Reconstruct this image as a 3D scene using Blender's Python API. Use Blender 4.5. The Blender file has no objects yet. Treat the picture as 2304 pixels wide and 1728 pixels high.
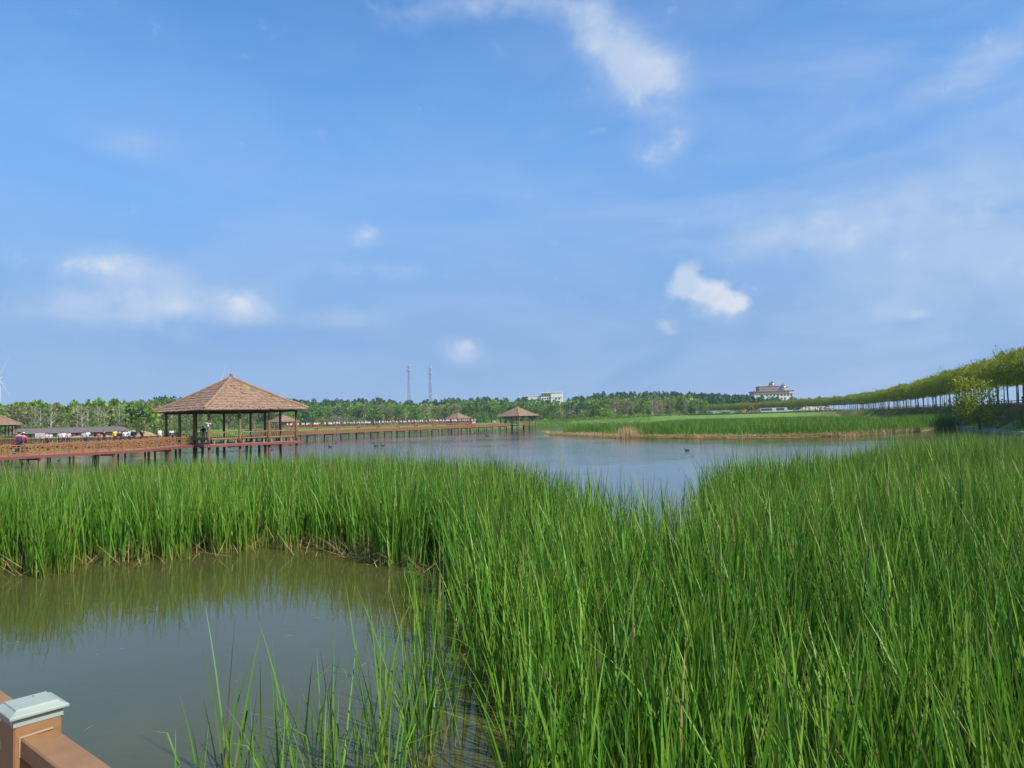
import bpy, bmesh, math, random
import numpy as np
from mathutils import Vector, Matrix
R = math.radians
random.seed(7)
C = bpy.context.scene.collection
SC = bpy.context.scene

# ------------------------------------------------------------------ camera
EYE = 3.2
F, W, H = 1700.0, 2304.0, 1728.0
PITCH, ROLL = R(2.76), R(1.52)
cam = bpy.data.cameras.new('camera')
cam.sensor_width = 36.0
cam.lens = 36.0 * F / W
cam.clip_start, cam.clip_end = 0.05, 20000
camo = bpy.data.objects.new('camera', cam)
C.objects.link(camo)
fwd = Vector((0, math.cos(PITCH), math.sin(PITCH)))
up0 = Vector((0, -math.sin(PITCH), math.cos(PITCH)))
rt0 = Vector((1, 0, 0))
rt = rt0 * math.cos(ROLL) - up0 * math.sin(ROLL)
up = rt0 * math.sin(ROLL) + up0 * math.cos(ROLL)
m = Matrix.Identity(4)
for i in range(3):
    m[i][0], m[i][1], m[i][2] = rt[i], up[i], -fwd[i]
m[2][3] = EYE
camo.matrix_world = m
SC.camera = camo
def ray(px, py):
    return (fwd + rt * ((px - W / 2) / F) + up * (-(py - H / 2) / F)).normalized()
def atY(px, py, Y):                       # survey point: seen along that bearing, Y metres ahead
    d = ray(px, py)
    return Vector((0, 0, EYE)) + d * (Y / d.y)
def atZ(px, py, z=0.0):
    d = ray(px, py)
    return Vector((0, 0, EYE)) + d * ((z - EYE) / d.z)
def yh(px):
    return 946 - 0.0265 * (px - 1152)
def XY(px, Y):                            # bearing at horizon level
    p = atY(px, yh(px), Y)
    return p.x, p.y

# ------------------------------------------------------------------ world, sun, exposure
SUN_AZ, SUN_EL = math.atan2(0.77, -0.64), R(47)
wd = bpy.data.worlds.new('World')
SC.world = wd
wd.use_nodes = True
nt = wd.node_tree
for n in list(nt.nodes):
    nt.nodes.remove(n)
def nd(t, tree=None, **k):
    n = (tree or nt).nodes.new(t)
    for a, v in k.items():
        setattr(n, a, v)
    return n
def link(a, b, tree=None):
    (tree or nt).links.new(a, b)
def mth(op, a, b=None, tree=None, clamp=False, c=None):
    n = nd('ShaderNodeMath', tree, operation=op)
    n.use_clamp = clamp
    for i, v in enumerate((a, b, c)):
        if v is None:
            continue
        if isinstance(v, (int, float)):
            n.inputs[i].default_value = v
        else:
            link(v, n.inputs[i], tree)
    return n.outputs[0]
def smooth(v, lo, hi, tree=None):
    n = nd('ShaderNodeMapRange', tree, interpolation_type='SMOOTHSTEP')
    link(v, n.inputs['Value'], tree)
    n.inputs['From Min'].default_value, n.inputs['From Max'].default_value = lo, hi
    return n.outputs['Result']
BG = 0.11
sky = nd('ShaderNodeTexSky', sky_type='NISHITA')
sky.sun_disc = False
sky.sun_elevation, sky.sun_rotation = SUN_EL, SUN_AZ
sky.altitude, sky.air_density, sky.dust_density, sky.ozone_density = 0, 1.0, 0.35, 2.2
gen = nd('ShaderNodeTexCoord').outputs['Generated']
sep = nd('ShaderNodeSeparateXYZ')
link(gen, sep.inputs[0])
az = mth('ARCTAN2', sep.outputs[0], sep.outputs[1])
el = mth('ARCSINE', sep.outputs[2])
def azel(px, py):
    d = ray(px, py)
    return math.atan2(d.x, d.y), math.asin(d.z)
def blob(px, py, wpx, hpx, amp, tilt=0.0):
    a0, e0 = azel(px, py)
    da, de = mth('SUBTRACT', az, a0), mth('SUBTRACT', el, e0)
    ct, st = math.cos(R(tilt)), math.sin(R(tilt))
    u = mth('ADD', mth('MULTIPLY', da, ct * F / wpx), mth('MULTIPLY', de, st * F / wpx))
    v = mth('SUBTRACT', mth('MULTIPLY', de, ct * F / hpx), mth('MULTIPLY', da, st * F / hpx))
    r2 = mth('ADD', mth('MULTIPLY', u, u), mth('MULTIPLY', v, v))
    return mth('MULTIPLY', mth('EXPONENT', mth('MULTIPLY', r2, -1.0)), amp)
def total(bl):
    s = bl[0]
    for b in bl[1:]:
        s = mth('ADD', s, b)
    return s
def noise(sx, sy, scale, det, rough, off=0.0, dist=0.0):
    cb = nd('ShaderNodeCombineXYZ')
    link(mth('MULTIPLY', az, sx), cb.inputs[0])
    link(mth('MULTIPLY', el, sy), cb.inputs[1])
    cb.inputs[2].default_value = off
    n = nd('ShaderNodeTexNoise')
    link(cb.outputs[0], n.inputs['Vector'])
    n.inputs['Scale'].default_value = scale
    n.inputs['Detail'].default_value = det
    n.inputs['Roughness'].default_value = rough
    n.inputs['Distortion'].default_value = dist
    return n.outputs['Fac']
n_soft = noise(1, 1.9, 7.0, 7, 0.55, 3.1, 0.4)
n_fine = noise(1, 1.2, 24.0, 8, 0.6, 8.7, 0.25)
n_veil = noise(0.8, 2.6, 4.0, 6, 0.6, 1.7, 0.6)
soft = total([
    blob(1450, 170, 115, 75, 0.95, -30), blob(1370, 95, 90, 50, 0.6, -30), blob(1150, 5, 180, 36, 0.7), blob(1330, 40, 60, 40, 0.4),
    blob(900, 40, 110, 60, 0.35), blob(1490, 340, 75, 55, 0.6), blob(820, 530, 45, 28, 0.65),
    blob(270, 600, 150, 38, 0.7), blob(420, 680, 190, 42, 0.75), blob(560, 690, 60, 42, 0.75), blob(150, 690, 220, 45, 0.5),
    blob(780, 715, 130, 28, 0.55), blob(860, 612, 190, 32, 0.55), blob(1040, 790, 50, 36, 0.95), blob(420, 755, 80, 25, 0.3),
    blob(300, 330, 110, 40, 0.3), blob(330, 210, 90, 90, 0.18),
    blob(2120, 190, 300, 48, 0.36, 16), blob(2250, 120, 120, 36, 0.2, 16), blob(1990, 700, 40, 25, 0.45), blob(1640, 690, 90, 45, 0.55), blob(2060, 708, 26, 12, 0.6),
    blob(2200, 400, 300, 60, 0.45), blob(2000, 520, 420, 50, 0.42, -4), blob(1700, 560, 330, 60, 0.3, 8), blob(2250, 620, 250, 80, 0.5),
])
crisp = total([
    blob(1542, 608, 30, 26, 1.05), blob(1535, 640, 34, 24, 0.85), blob(1570, 650, 52, 30, 1.0), blob(1615, 668, 62, 34, 1.0), blob(1662, 688, 40, 26, 0.7),
    blob(1497, 732, 28, 24, 1.0), blob(1042, 775, 30, 24, 0.95), blob(556, 678, 46, 30, 0.8), blob(1450, 165, 90, 55, 0.5, -30), blob(215, 600, 70, 26, 0.55), blob(820, 528, 30, 20, 0.6), blob(1490, 338, 50, 36, 0.55), blob(430, 682, 80, 22, 0.5),
])
n_mix = mth('ADD', mth('MULTIPLY', n_soft, 0.55), mth('MULTIPLY', n_fine, 0.45))
d_soft = smooth(mth('ADD', mth('MULTIPLY', soft, 0.95), mth('MULTIPLY', mth('SUBTRACT', n_mix, 0.5), mth('MULTIPLY', mth('ADD', soft, 0.15, clamp=True), 2.8))), 0.08, 1.2)
d_soft = mth('MULTIPLY', d_soft, 0.78)
d_crisp = smooth(mth('ADD', crisp, mth('MULTIPLY', mth('SUBTRACT', n_fine, 0.5), 2.6)), 0.30, 1.35)
d_crisp = mth('MULTIPLY', d_crisp, 0.76)
veil_side = smooth(az, -0.25, 0.75)
veil_low = mth('SUBTRACT', 1.0, smooth(el, 0.05, 0.55))
d_veil = mth('MULTIPLY', smooth(n_veil, 0.30, 0.75), mth('ADD', mth('MULTIPLY', veil_side, 0.36), mth('ADD', mth('MULTIPLY', veil_low, 0.30), 0.07)))
hsv = nd('ShaderNodeHueSaturation')
hsv.inputs['Saturation'].default_value = 1.05
link(sky.outputs[0], hsv.inputs['Color'])
bal = nd('ShaderNodeMix', data_type='RGBA', blend_type='MULTIPLY')   # the camera's white balance
bal.inputs[0].default_value = 1.0
link(hsv.outputs[0], bal.inputs[6])
bal.inputs[7].default_value = (0.63, 1.03, 1.31, 1)
def mixc(fac, a, b):
    n = nd('ShaderNodeMix', data_type='RGBA')
    link(fac, n.inputs[0])
    for v, i in ((a, 6), (b, 7)):
        if isinstance(v, tuple):
            n.inputs[i].default_value = (*v, 1)
        else:
            link(v, n.inputs[i])
    return n.outputs[2]
K = 1 / BG
air = mth('MULTIPLY', mth('SUBTRACT', 1.0, smooth(el, 0.08, 0.52)), 0.92)
base = mixc(air, bal.outputs[2], (0.136 * K, 0.246 * K, 0.45 * K))
c1 = mixc(d_veil, base, (0.30 * K, 0.40 * K, 0.57 * K))
c2 = mixc(d_soft, c1, (0.39 * K, 0.46 * K, 0.57 * K))
puff = mixc(smooth(noise(1, 1.2, 24.0, 5, 0.55, 8.86, 0.25), 0.38, 0.62), (0.56 * K, 0.575 * K, 0.60 * K), (0.42 * K, 0.48 * K, 0.565 * K))
c3 = mixc(d_crisp, c2, puff)
bg = nd('ShaderNodeBackground')
bg.inputs['Strength'].default_value = BG
link(c3, bg.inputs['Color'])
wo = nd('ShaderNodeOutputWorld')
link(bg.outputs[0], wo.inputs['Surface'])
sun = bpy.data.lights.new('sun', 'SUN')
sun.energy, sun.angle, sun.color = 4.2, R(0.5), (1.0, 0.95, 0.86)
suno = bpy.data.objects.new('sun', sun)
C.objects.link(suno)
sdir = Vector((math.sin(SUN_AZ) * math.cos(SUN_EL), math.cos(SUN_AZ) * math.cos(SUN_EL), math.sin(SUN_EL)))
suno.rotation_euler = sdir.to_track_quat('Z', 'Y').to_euler()
vs = SC.view_settings
vs.view_transform, vs.look, vs.exposure, vs.gamma = 'Standard', 'None', 0.6, 1.0
vs.use_curve_mapping = False
SC.cycles.max_bounces = 6
SC.cycles.transparent_max_bounces = 8
SC.cycles.volume_bounces = 0

# ------------------------------------------------------------------ helpers
def tag(o, label=None, cat=None, group=None, kind=None):
    for k, v in (('label', label), ('category', cat), ('group', group), ('kind', kind)):
        if v:
            o[k] = v
    return o
def link_mesh(name, me, parent=None, loc=None, rz=None):
    o = bpy.data.objects.new(name, me)
    C.objects.link(o)
    if parent is not None:
        o.parent = parent
    if loc is not None:
        o.location = loc
    if rz is not None:
        o.rotation_euler = (0, 0, rz)
    return o
def empty(name, loc, rz=0.0, **k):
    o = bpy.data.objects.new(name, None)
    o.empty_display_size = 0.3
    C.objects.link(o)
    o.location = loc
    o.rotation_euler = (0, 0, rz)
    return tag(o, **k)
def kids(o):
    return [x for x in KID.get(o.name, [])]
KID = {}
def copy_tree(o, parent=None, skip=()):
    c = o.copy()
    C.objects.link(c)
    if parent is not None:
        c.parent = parent
    for ch in list(o.children):
        if ch.name.split('.')[0] not in skip:
            copy_tree(ch, c, skip)
    return c
class MB:
    """collects solids, then links them as one mesh"""
    def __init__(s):
        s.v, s.f, s.mi = [], [], []
    def add(s, vs, fs, mi=0):
        b = len(s.v)
        s.v += [tuple(p) for p in vs]
        s.f += [tuple(i + b for i in q) for q in fs]
        s.mi += [mi] * len(fs)
    def box(s, c, d, rz=0.0, mi=0, bev=0.0):
        x, y, z = d[0] / 2, d[1] / 2, d[2] / 2
        cz, sz = math.cos(rz), math.sin(rz)
        if bev:
            b = min(bev, x * .9, y * .9, z * .9)
            ring = [(-x + b, -y), (x - b, -y), (x, -y + b), (x, y - b), (x - b, y), (-x + b, y), (-x, y - b), (-x, -y + b)]
            inn = [(p[0] * (x - b) / x, p[1] * (y - b) / y) for p in ring]
            lv = [(inn, -z), (ring, -z + b), (ring, z - b), (inn, z)]
            vs = [(p[0], p[1], zz) for rr, zz in lv for p in rr]
            fs = [tuple(range(7, -1, -1)), tuple(range(24, 32))]
            for k in range(3):
                for i in range(8):
                    j = (i + 1) % 8
                    fs.append((k * 8 + i, k * 8 + j, k * 8 + 8 + j, k * 8 + 8 + i))
        else:
            vs = [(i * x, j * y, k * z) for k in (-1, 1) for j in (-1, 1) for i in (-1, 1)]
            fs = [(0, 2, 3, 1), (4, 5, 7, 6), (0, 1, 5, 4), (2, 6, 7, 3), (0, 4, 6, 2), (1, 3, 7, 5)]
        s.add([(c[0] + p[0] * cz - p[1] * sz, c[1] + p[0] * sz + p[1] * cz, c[2] + p[2]) for p in vs], fs, mi)
    def bar(s, a, b, w, h=None, mi=0):
        a, b = Vector(a), Vector(b)
        h = h or w
        d = (b - a).normalized()
        side = d.cross(Vector((0, 0, 1)))
        side = Vector((1, 0, 0)) if side.length < 1e-3 else side.normalized()
        u = side.cross(d).normalized()
        vs = [p + side * (i * w / 2) + u * (j * h / 2) for p in (a, b) for i, j in ((-1, -1), (1, -1), (1, 1), (-1, 1))]
        s.add(vs, [(3, 2, 1, 0), (4, 5, 6, 7), (0, 1, 5, 4), (1, 2, 6, 5), (2, 3, 7, 6), (3, 0, 4, 7)], mi)
    def tube(s, pts, rad, n=8, mi=0, cap=True):
        pts = [Vector(p) for p in pts]
        vs, fs = [], []
        for i, p in enumerate(pts):
            d = (pts[min(i + 1, len(pts) - 1)] - pts[max(i - 1, 0)]).normalized()
            a = d.cross(Vector((0, 1, 0.13))).normalized()
            b = d.cross(a).normalized()
            r = rad[i] if isinstance(rad, (list, tuple)) else rad
            vs += [p + a * (r * math.cos(2 * math.pi * k / n)) + b * (r * math.sin(2 * math.pi * k / n)) for k in range(n)]
        for i in range(len(pts) - 1):
            for k in range(n):
                j = (k + 1) % n
                fs.append((i * n + k, i * n + j, i * n + n + j, i * n + n + k))
        if cap:
            fs += [tuple(range(n - 1, -1, -1)), tuple(range((len(pts) - 1) * n, len(pts) * n))]
        s.add(vs, fs, mi)
    def lathe(s, prof, c=(0, 0, 0), n=16, mi=0):
        vs = [(c[0] + r * math.cos(2 * math.pi * k / n), c[1] + r * math.sin(2 * math.pi * k / n), c[2] + z) for r, z in prof for k in range(n)]
        fs = []
        for i in range(len(prof) - 1):
            for k in range(n):
                j = (k + 1) % n
                fs.append((i * n + k, i * n + j, i * n + n + j, i * n + n + k))
        s.add(vs, fs, mi)
    def mesh(s, name, mats, smooth_=False):
        me = bpy.data.meshes.new(name)
        me.from_pydata(s.v, [], s.f)
        for mt in (mats if isinstance(mats, (list, tuple)) else [mats]):
            me.materials.append(mt)
        if len(set(s.mi)) > 1:
            me.polygons.foreach_set('material_index', s.mi)
        if smooth_:
            me.polygons.foreach_set('use_smooth', [True] * len(me.polygons))
        me.update()
        return me
    def build(s, name, mats, parent=None, loc=None, rz=None, smooth_=False):
        return link_mesh(name, s.mesh(name, mats, smooth_), parent, loc, rz)
def np_mesh(name, V, Q, mat, attr=None, smooth_=False):
    me = bpy.data.meshes.new(name)
    V = np.asarray(V, np.float32).reshape(-1, 3)
    Q = np.asarray(Q, np.int32)
    k = Q.shape[1]
    me.vertices.add(len(V))
    me.vertices.foreach_set('co', V.ravel())
    me.loops.add(Q.size)
    me.loops.foreach_set('vertex_index', Q.ravel())
    me.polygons.add(len(Q))
    me.polygons.foreach_set('loop_start', np.arange(0, Q.size, k, dtype=np.int32))
    me.polygons.foreach_set('loop_total', np.full(len(Q), k, np.int32))
    if smooth_:
        me.polygons.foreach_set('use_smooth', np.ones(len(Q), bool))
    me.update(calc_edges=True)
    if attr is not None:
        a = me.attributes.new('tint', 'FLOAT_COLOR', 'POINT')
        a.data.foreach_set('color', np.asarray(attr, np.float32).ravel())
    me.materials.append(mat)
    return me

# ------------------------------------------------------------------ materials
def new_mat(name):
    mt = bpy.data.materials.new(name)
    mt.use_nodes = True
    t = mt.node_tree
    for n in list(t.nodes):
        t.nodes.remove(n)
    out = t.nodes.new('ShaderNodeOutputMaterial')
    return mt, t, out
def ramp_mix(t, fac, c0, c1):
    n = nd('ShaderNodeMix', t, data_type='RGBA')
    if isinstance(fac, float):
        n.inputs[0].default_value = fac
    else:
        link(fac, n.inputs[0], t)
    for v, i in ((c0, 6), (c1, 7)):
        if isinstance(v, tuple):
            n.inputs[i].default_value = (*v, 1)
        else:
            link(v, n.inputs[i], t)
    return n.outputs[2]
def tnoise(t, scale, det=4, rough=0.55, stretch=None, coord='Object', dist=0.0):
    tc = nd('ShaderNodeTexCoord', t)
    n = nd('ShaderNodeTexNoise', t)
    n.inputs['Scale'].default_value = scale
    n.inputs['Detail'].default_value = det
    n.inputs['Roughness'].default_value = rough
    n.inputs['Distortion'].default_value = dist
    if stretch:
        mp = nd('ShaderNodeMapping', t)
        mp.inputs['Scale'].default_value = stretch
        link(tc.outputs[coord], mp.inputs['Vector'], t)
        link(mp.outputs[0], n.inputs['Vector'], t)
    else:
        link(tc.outputs[coord], n.inputs['Vector'], t)
    return n.outputs['Fac']
def solid(name, col, col2=None, rough=0.6, scale=6.0, stretch=None, bump=0.0, metal=0.0, spec=0.4, rnd=0.0, wear=None):
    mt, t, out = new_mat(name)
    p = nd('ShaderNodeBsdfPrincipled', t)
    p.inputs['Roughness'].default_value = rough
    p.inputs['Metallic'].default_value = metal
    p.inputs['Specular IOR Level'].default_value = spec
    n = tnoise(t, scale, 6, 0.6, stretch)
    f = smooth(n, 0.3, 0.7, t)
    c = ramp_mix(t, f, col, col2 or tuple(v * 0.78 for v in col))
    if wear:
        n3 = tnoise(t, scale * 0.37, 8, 0.7)
        c = ramp_mix(t, mth('MULTIPLY', smooth(n3, 0.55, 0.7, t), 0.6, t), c, wear)
    if rnd:
        oi = nd('ShaderNodeObjectInfo', t)
        hs = nd('ShaderNodeHueSaturation', t)
        link(c, hs.inputs['Color'], t)
        link(mth('ADD', mth('MULTIPLY', oi.outputs['Random'], rnd * 2, t), 1 - rnd, t), hs.inputs['Value'], t)
        c = hs.outputs[0]
    link(c, p.inputs['Base Color'], t)
    if bump:
        b = nd('ShaderNodeBump', t)
        b.inputs['Strength'].default_value = bump
        b.inputs['Distance'].default_value = 0.02
        link(n, b.inputs['Height'], t)
        link(b.outputs[0], p.inputs['Normal'], t)
    link(p.outputs[0], out.inputs['Surface'], t)
    return mt
def leafy(name, cols, transl=0.35, gloss=0.05, base_tint=None, tip_tint=None, rnd=0.15, rough=0.45):
    """foliage: colour picked by the per-leaf attribute, light passes through"""
    mt, t, out = new_mat(name)
    at = nd('ShaderNodeAttribute', t, attribute_name='tint')
    sp = nd('ShaderNodeSeparateColor', t)
    link(at.outputs['Color'], sp.inputs[0], t)
    cr = nd('ShaderNodeValToRGB', t)
    e = cr.color_ramp.elements
    while len(e) < len(cols):
        e.new(0.5)
    for i, c in enumerate(cols):
        e[i].position = (i / (len(cols) - 1)) if len(cols) < 5 else (0, 0.3, 0.6, 0.93, 0.97)[i]
        e[i].color = (*c, 1)
    link(sp.outputs[0], cr.inputs[0], t)
    c = cr.outputs[0]
    if len(cols) == 5:                     # dry brown tips on some leaves
        c = ramp_mix(t, mth('MULTIPLY', smooth(sp.outputs[1], 0.86, 0.98, t), smooth(sp.outputs[2], 0.55, 0.75, t), t), c, (0.30, 0.20, 0.07))
    if base_tint:
        c = ramp_mix(t, mth('SUBTRACT', 1.0, smooth(sp.outputs[1], 0.02, 0.38, t), t), c, base_tint)
    if rnd:
        oi = nd('ShaderNodeObjectInfo', t)
        hs = nd('ShaderNodeHueSaturation', t)
        link(c, hs.inputs['Color'], t)
        link(mth('ADD', mth('MULTIPLY', oi.outputs['Random'], rnd * 2, t), 1 - rnd, t), hs.inputs['Value'], t)
        link(mth('ADD', mth('MULTIPLY', oi.outputs['Random'], -0.03, t), 0.515, t), hs.inputs['Hue'], t)
        c = hs.outputs[0]
    df = nd('ShaderNodeBsdfDiffuse', t)
    tr = nd('ShaderNodeBsdfTranslucent', t)
    link(c, df.inputs[0], t)
    hs2 = nd('ShaderNodeHueSaturation', t)
    hs2.inputs['Hue'].default_value = 0.485
    hs2.inputs['Value'].default_value = 1.25
    link(c, hs2.inputs['Color'], t)
    link(hs2.outputs[0], tr.inputs[0], t)
    mx = nd('ShaderNodeMixShader', t)
    mx.inputs[0].default_value = transl
    link(df.outputs[0], mx.inputs[1], t)
    link(tr.outputs[0], mx.inputs[2], t)
    gl = nd('ShaderNodeBsdfGlossy', t)
    gl.inputs['Roughness'].default_value = rough
    gl.inputs[0].default_value = (0.9, 0.95, 0.8, 1)
    m2 = nd('ShaderNodeMixShader', t)
    m2.inputs[0].default_value = gloss
    link(mx.outputs[0], m2.inputs[1], t)
    link(gl.outputs[0], m2.inputs[2], t)
    link(m2.outputs[0], out.inputs['Surface'], t)
    return mt
M = {}
M['reed'] = leafy('reed_leaf', [(0.030, 0.105, 0.010), (0.075, 0.200, 0.014), (0.125, 0.275, 0.022), (0.21, 0.34, 0.04), (0.34, 0.25, 0.10)], 0.24, 0.025, base_tint=(0.20, 0.24, 0.04), rnd=0)
M['reed_far'] = leafy('far_reed_leaf', [(0.050, 0.150, 0.008), (0.090, 0.205, 0.012), (0.120, 0.240, 0.018), (0.17, 0.27, 0.04)], 0.35, 0.03, rnd=0)
M['straw'] = leafy('dead_reed', [(0.24, 0.16, 0.07), (0.40, 0.27, 0.13), (0.52, 0.38, 0.20), (0.36, 0.22, 0.11)], 0.15, 0.04, rnd=0)
M['leaf_row'] = leafy('willow_leaf', [(0.155, 0.210, 0.008), (0.200, 0.260, 0.012), (0.235, 0.295, 0.016), (0.28, 0.33, 0.025)], 0.48, 0.03, rnd=0.06)
M['leaf_green'] = leafy('fresh_leaf', [(0.075, 0.165, 0.016), (0.115, 0.225, 0.022), (0.150, 0.260, 0.030), (0.19, 0.29, 0.045)], 0.35, 0.03, rnd=0.25)
M['leaf_olive'] = leafy('olive_leaf', [(0.140, 0.160, 0.045), (0.190, 0.205, 0.065), (0.230, 0.240, 0.085), (0.27, 0.265, 0.12)], 0.32, 0.03, rnd=0.2)
M['leaf_dark'] = leafy('dark_leaf', [(0.034, 0.100, 0.030), (0.056, 0.140, 0.036), (0.080, 0.170, 0.044), (0.105, 0.20, 0.05)], 0.25, 0.03, rnd=0.25)
M['leaf_rust'] = leafy('rusty_twig', [(0.15, 0.11, 0.07), (0.20, 0.15, 0.10), (0.25, 0.19, 0.12), (0.2, 0.2, 0.1)], 0.2, 0.02, rnd=0.2)
M['bark'] = solid('pale_bark', (0.48, 0.44, 0.35), (0.32, 0.29, 0.22), 0.85, 3.0, (1, 1, 0.3), 0.3)
M['bark_dark'] = solid('grey_bark', (0.17, 0.15, 0.12), (0.10, 0.085, 0.07), 0.9, 3.0, (1, 1, 0.3), 0.3)
M['wood'] = solid('orange_brown_paint', (0.30, 0.145, 0.060), (0.25, 0.115, 0.048), 0.55, 2.0, (1, 1, 4), 0.08, rnd=0.1)
M['wood_near'] = solid('satin_brown_paint', (0.285, 0.150, 0.064), (0.235, 0.120, 0.052), 0.55, 11.0, None, 0.25, wear=(0.185, 0.095, 0.045))
M['log'] = solid('log_post', (0.24, 0.14, 0.065), (0.15, 0.085, 0.04), 0.8, 4.0, (1, 1, 0.25), 0.3, rnd=0.12)
M['pale_log'] = solid('pale_log', (0.34, 0.23, 0.11), (0.24, 0.155, 0.07), 0.8, 4.0, (1, 1, 0.4), 0.3)
M['red'] = solid('red_paint', (0.22, 0.065, 0.055), (0.18, 0.052, 0.045), 0.55, 2.0, None, 0.05, wear=(0.22, 0.09, 0.07))
M['pile'] = solid('red_pile', (0.21, 0.065, 0.055), (0.15, 0.045, 0.04), 0.6, 2.0, (1, 1, 0.5), 0.1, wear=(0.2, 0.13, 0.1))
M['thatch'] = solid('thatch', (0.335, 0.22, 0.145), (0.21, 0.132, 0.086), 0.9, 7.0, (1, 1, 2.5), 0.6, spec=0.1, wear=(0.36, 0.26, 0.18))
M['far_pile'] = solid('dark_pile', (0.10, 0.075, 0.06), (0.07, 0.05, 0.045), 0.7)
M['far_beam'] = solid('dark_red_beam', (0.16, 0.055, 0.045), None, 0.7)
M['white'] = solid('white_plastic', (0.32, 0.355, 0.30), (0.285, 0.32, 0.27), 0.55, 16.0, None, 0.08, wear=(0.20, 0.22, 0.185))
M['caulk'] = solid('caulk', (0.40, 0.29, 0.18), None, 0.6)
M['steel'] = solid('galvanised_steel', (0.20, 0.235, 0.28), (0.16, 0.19, 0.23), 0.5, 3, None, 0, 0.2)
M['panel'] = solid('solar_panel', (0.55, 0.56, 0.55), (0.5, 0.5, 0.5), 0.25)
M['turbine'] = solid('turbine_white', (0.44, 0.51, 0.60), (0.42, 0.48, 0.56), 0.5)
M['plank'] = solid('deck_plank', (0.36, 0.20, 0.13), (0.30, 0.165, 0.105), 0.7, 3.0, (6, 1, 1), 0.15, rnd=0.12)
M['skin'] = solid('skin', (0.50, 0.30, 0.21), (0.46, 0.27, 0.19), 0.55)
M['hair'] = solid('black_hair', (0.012, 0.011, 0.011), None, 0.5)
def cloth(name, c):
    M[name] = solid(name, c, tuple(v * 0.85 for v in c), 0.8, 9.0, None, 0.1)
for nm, c in (('white_cloth', (0.78, 0.78, 0.77)), ('black_cloth', (0.015, 0.015, 0.018)), ('navy_cloth', (0.018, 0.040, 0.16)), ('red_cloth', (0.55, 0.025, 0.03)),
              ('yellow_cloth', (0.72, 0.55, 0.05)), ('grey_cloth', (0.45, 0.46, 0.46)), ('pink_cloth', (0.72, 0.55, 0.55)), ('pale_blue_cloth', (0.55, 0.63, 0.70)),
              ('dark_trousers', (0.03, 0.03, 0.05)), ('maroon_cloth', (0.30, 0.03, 0.04)), ('shoe_white', (0.7, 0.7, 0.7))):
    cloth(nm, c)
M['duck'] = solid('dark_feathers', (0.03, 0.03, 0.035), (0.05, 0.045, 0.04), 0.7)
M['bill'] = solid('bill', (0.5, 0.42, 0.3), None, 0.5)
M['cream'] = solid('cream_wall', (0.70, 0.65, 0.55), (0.64, 0.595, 0.50), 0.8, 0.3)
M['pinkband'] = solid('pink_stone', (0.36, 0.25, 0.21), (0.31, 0.215, 0.18), 0.8, 0.3)
M['maroonband'] = solid('maroon_band', (0.20, 0.115, 0.095), None, 0.8, 0.3)
M['glass'] = solid('dark_glass', (0.035, 0.045, 0.055), (0.05, 0.06, 0.07), 0.12, 0.5, None, 0, 0, 0.6)
M['dome'] = solid('copper_dome', (0.40, 0.27, 0.19), (0.30, 0.20, 0.14), 0.25, 0.4, None, 0, 0.75)
M['brown_roof'] = solid('brown_roof', (0.25, 0.13, 0.085), None, 0.8, 0.4)
M['grey_roof'] = solid('grey_tile_roof', (0.14, 0.12, 0.105), (0.10, 0.088, 0.078), 0.85, 1.2, (1, 4, 1), 0.3)
M['beige'] = solid('beige_panel', (0.36, 0.33, 0.25), (0.31, 0.28, 0.21), 0.8, 0.8)
M['darktimber'] = solid('dark_timber', (0.07, 0.05, 0.035), None, 0.8)
M['rail_green'] = solid('green_railing', (0.018, 0.10, 0.055), (0.015, 0.08, 0.045), 0.5)
M['stone'] = solid('revetment_stone', (0.30, 0.27, 0.22), (0.17, 0.155, 0.13), 0.9, 2.5, None, 0.5, rnd=0.3)
M['dirt'] = solid('dirt', (0.36, 0.24, 0.12), (0.26, 0.165, 0.08), 0.95, 0.6, None, 0.5)
M['rubble'] = solid('pale_rubble', (0.45, 0.40, 0.32), (0.30, 0.27, 0.21), 0.95, 0.8, None, 0.5)
M['rubber'] = solid('rubber', (0.02, 0.02, 0.02), None, 0.8)
M['digger'] = solid('digger_orange', (0.34, 0.15, 0.07), (0.28, 0.12, 0.055), 0.5)
for nm, c in (('car_white', (0.42, 0.43, 0.44)), ('car_silver', (0.38, 0.40, 0.42)), ('car_black', (0.02, 0.02, 0.025)), ('car_blue', (0.05, 0.10, 0.22)), ('brick_red', (0.42, 0.14, 0.09))):
    M[nm] = solid(nm, c, tuple(v * 0.93 for v in c), 0.3, 1.0, None, 0, 0, 0.5)

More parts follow.
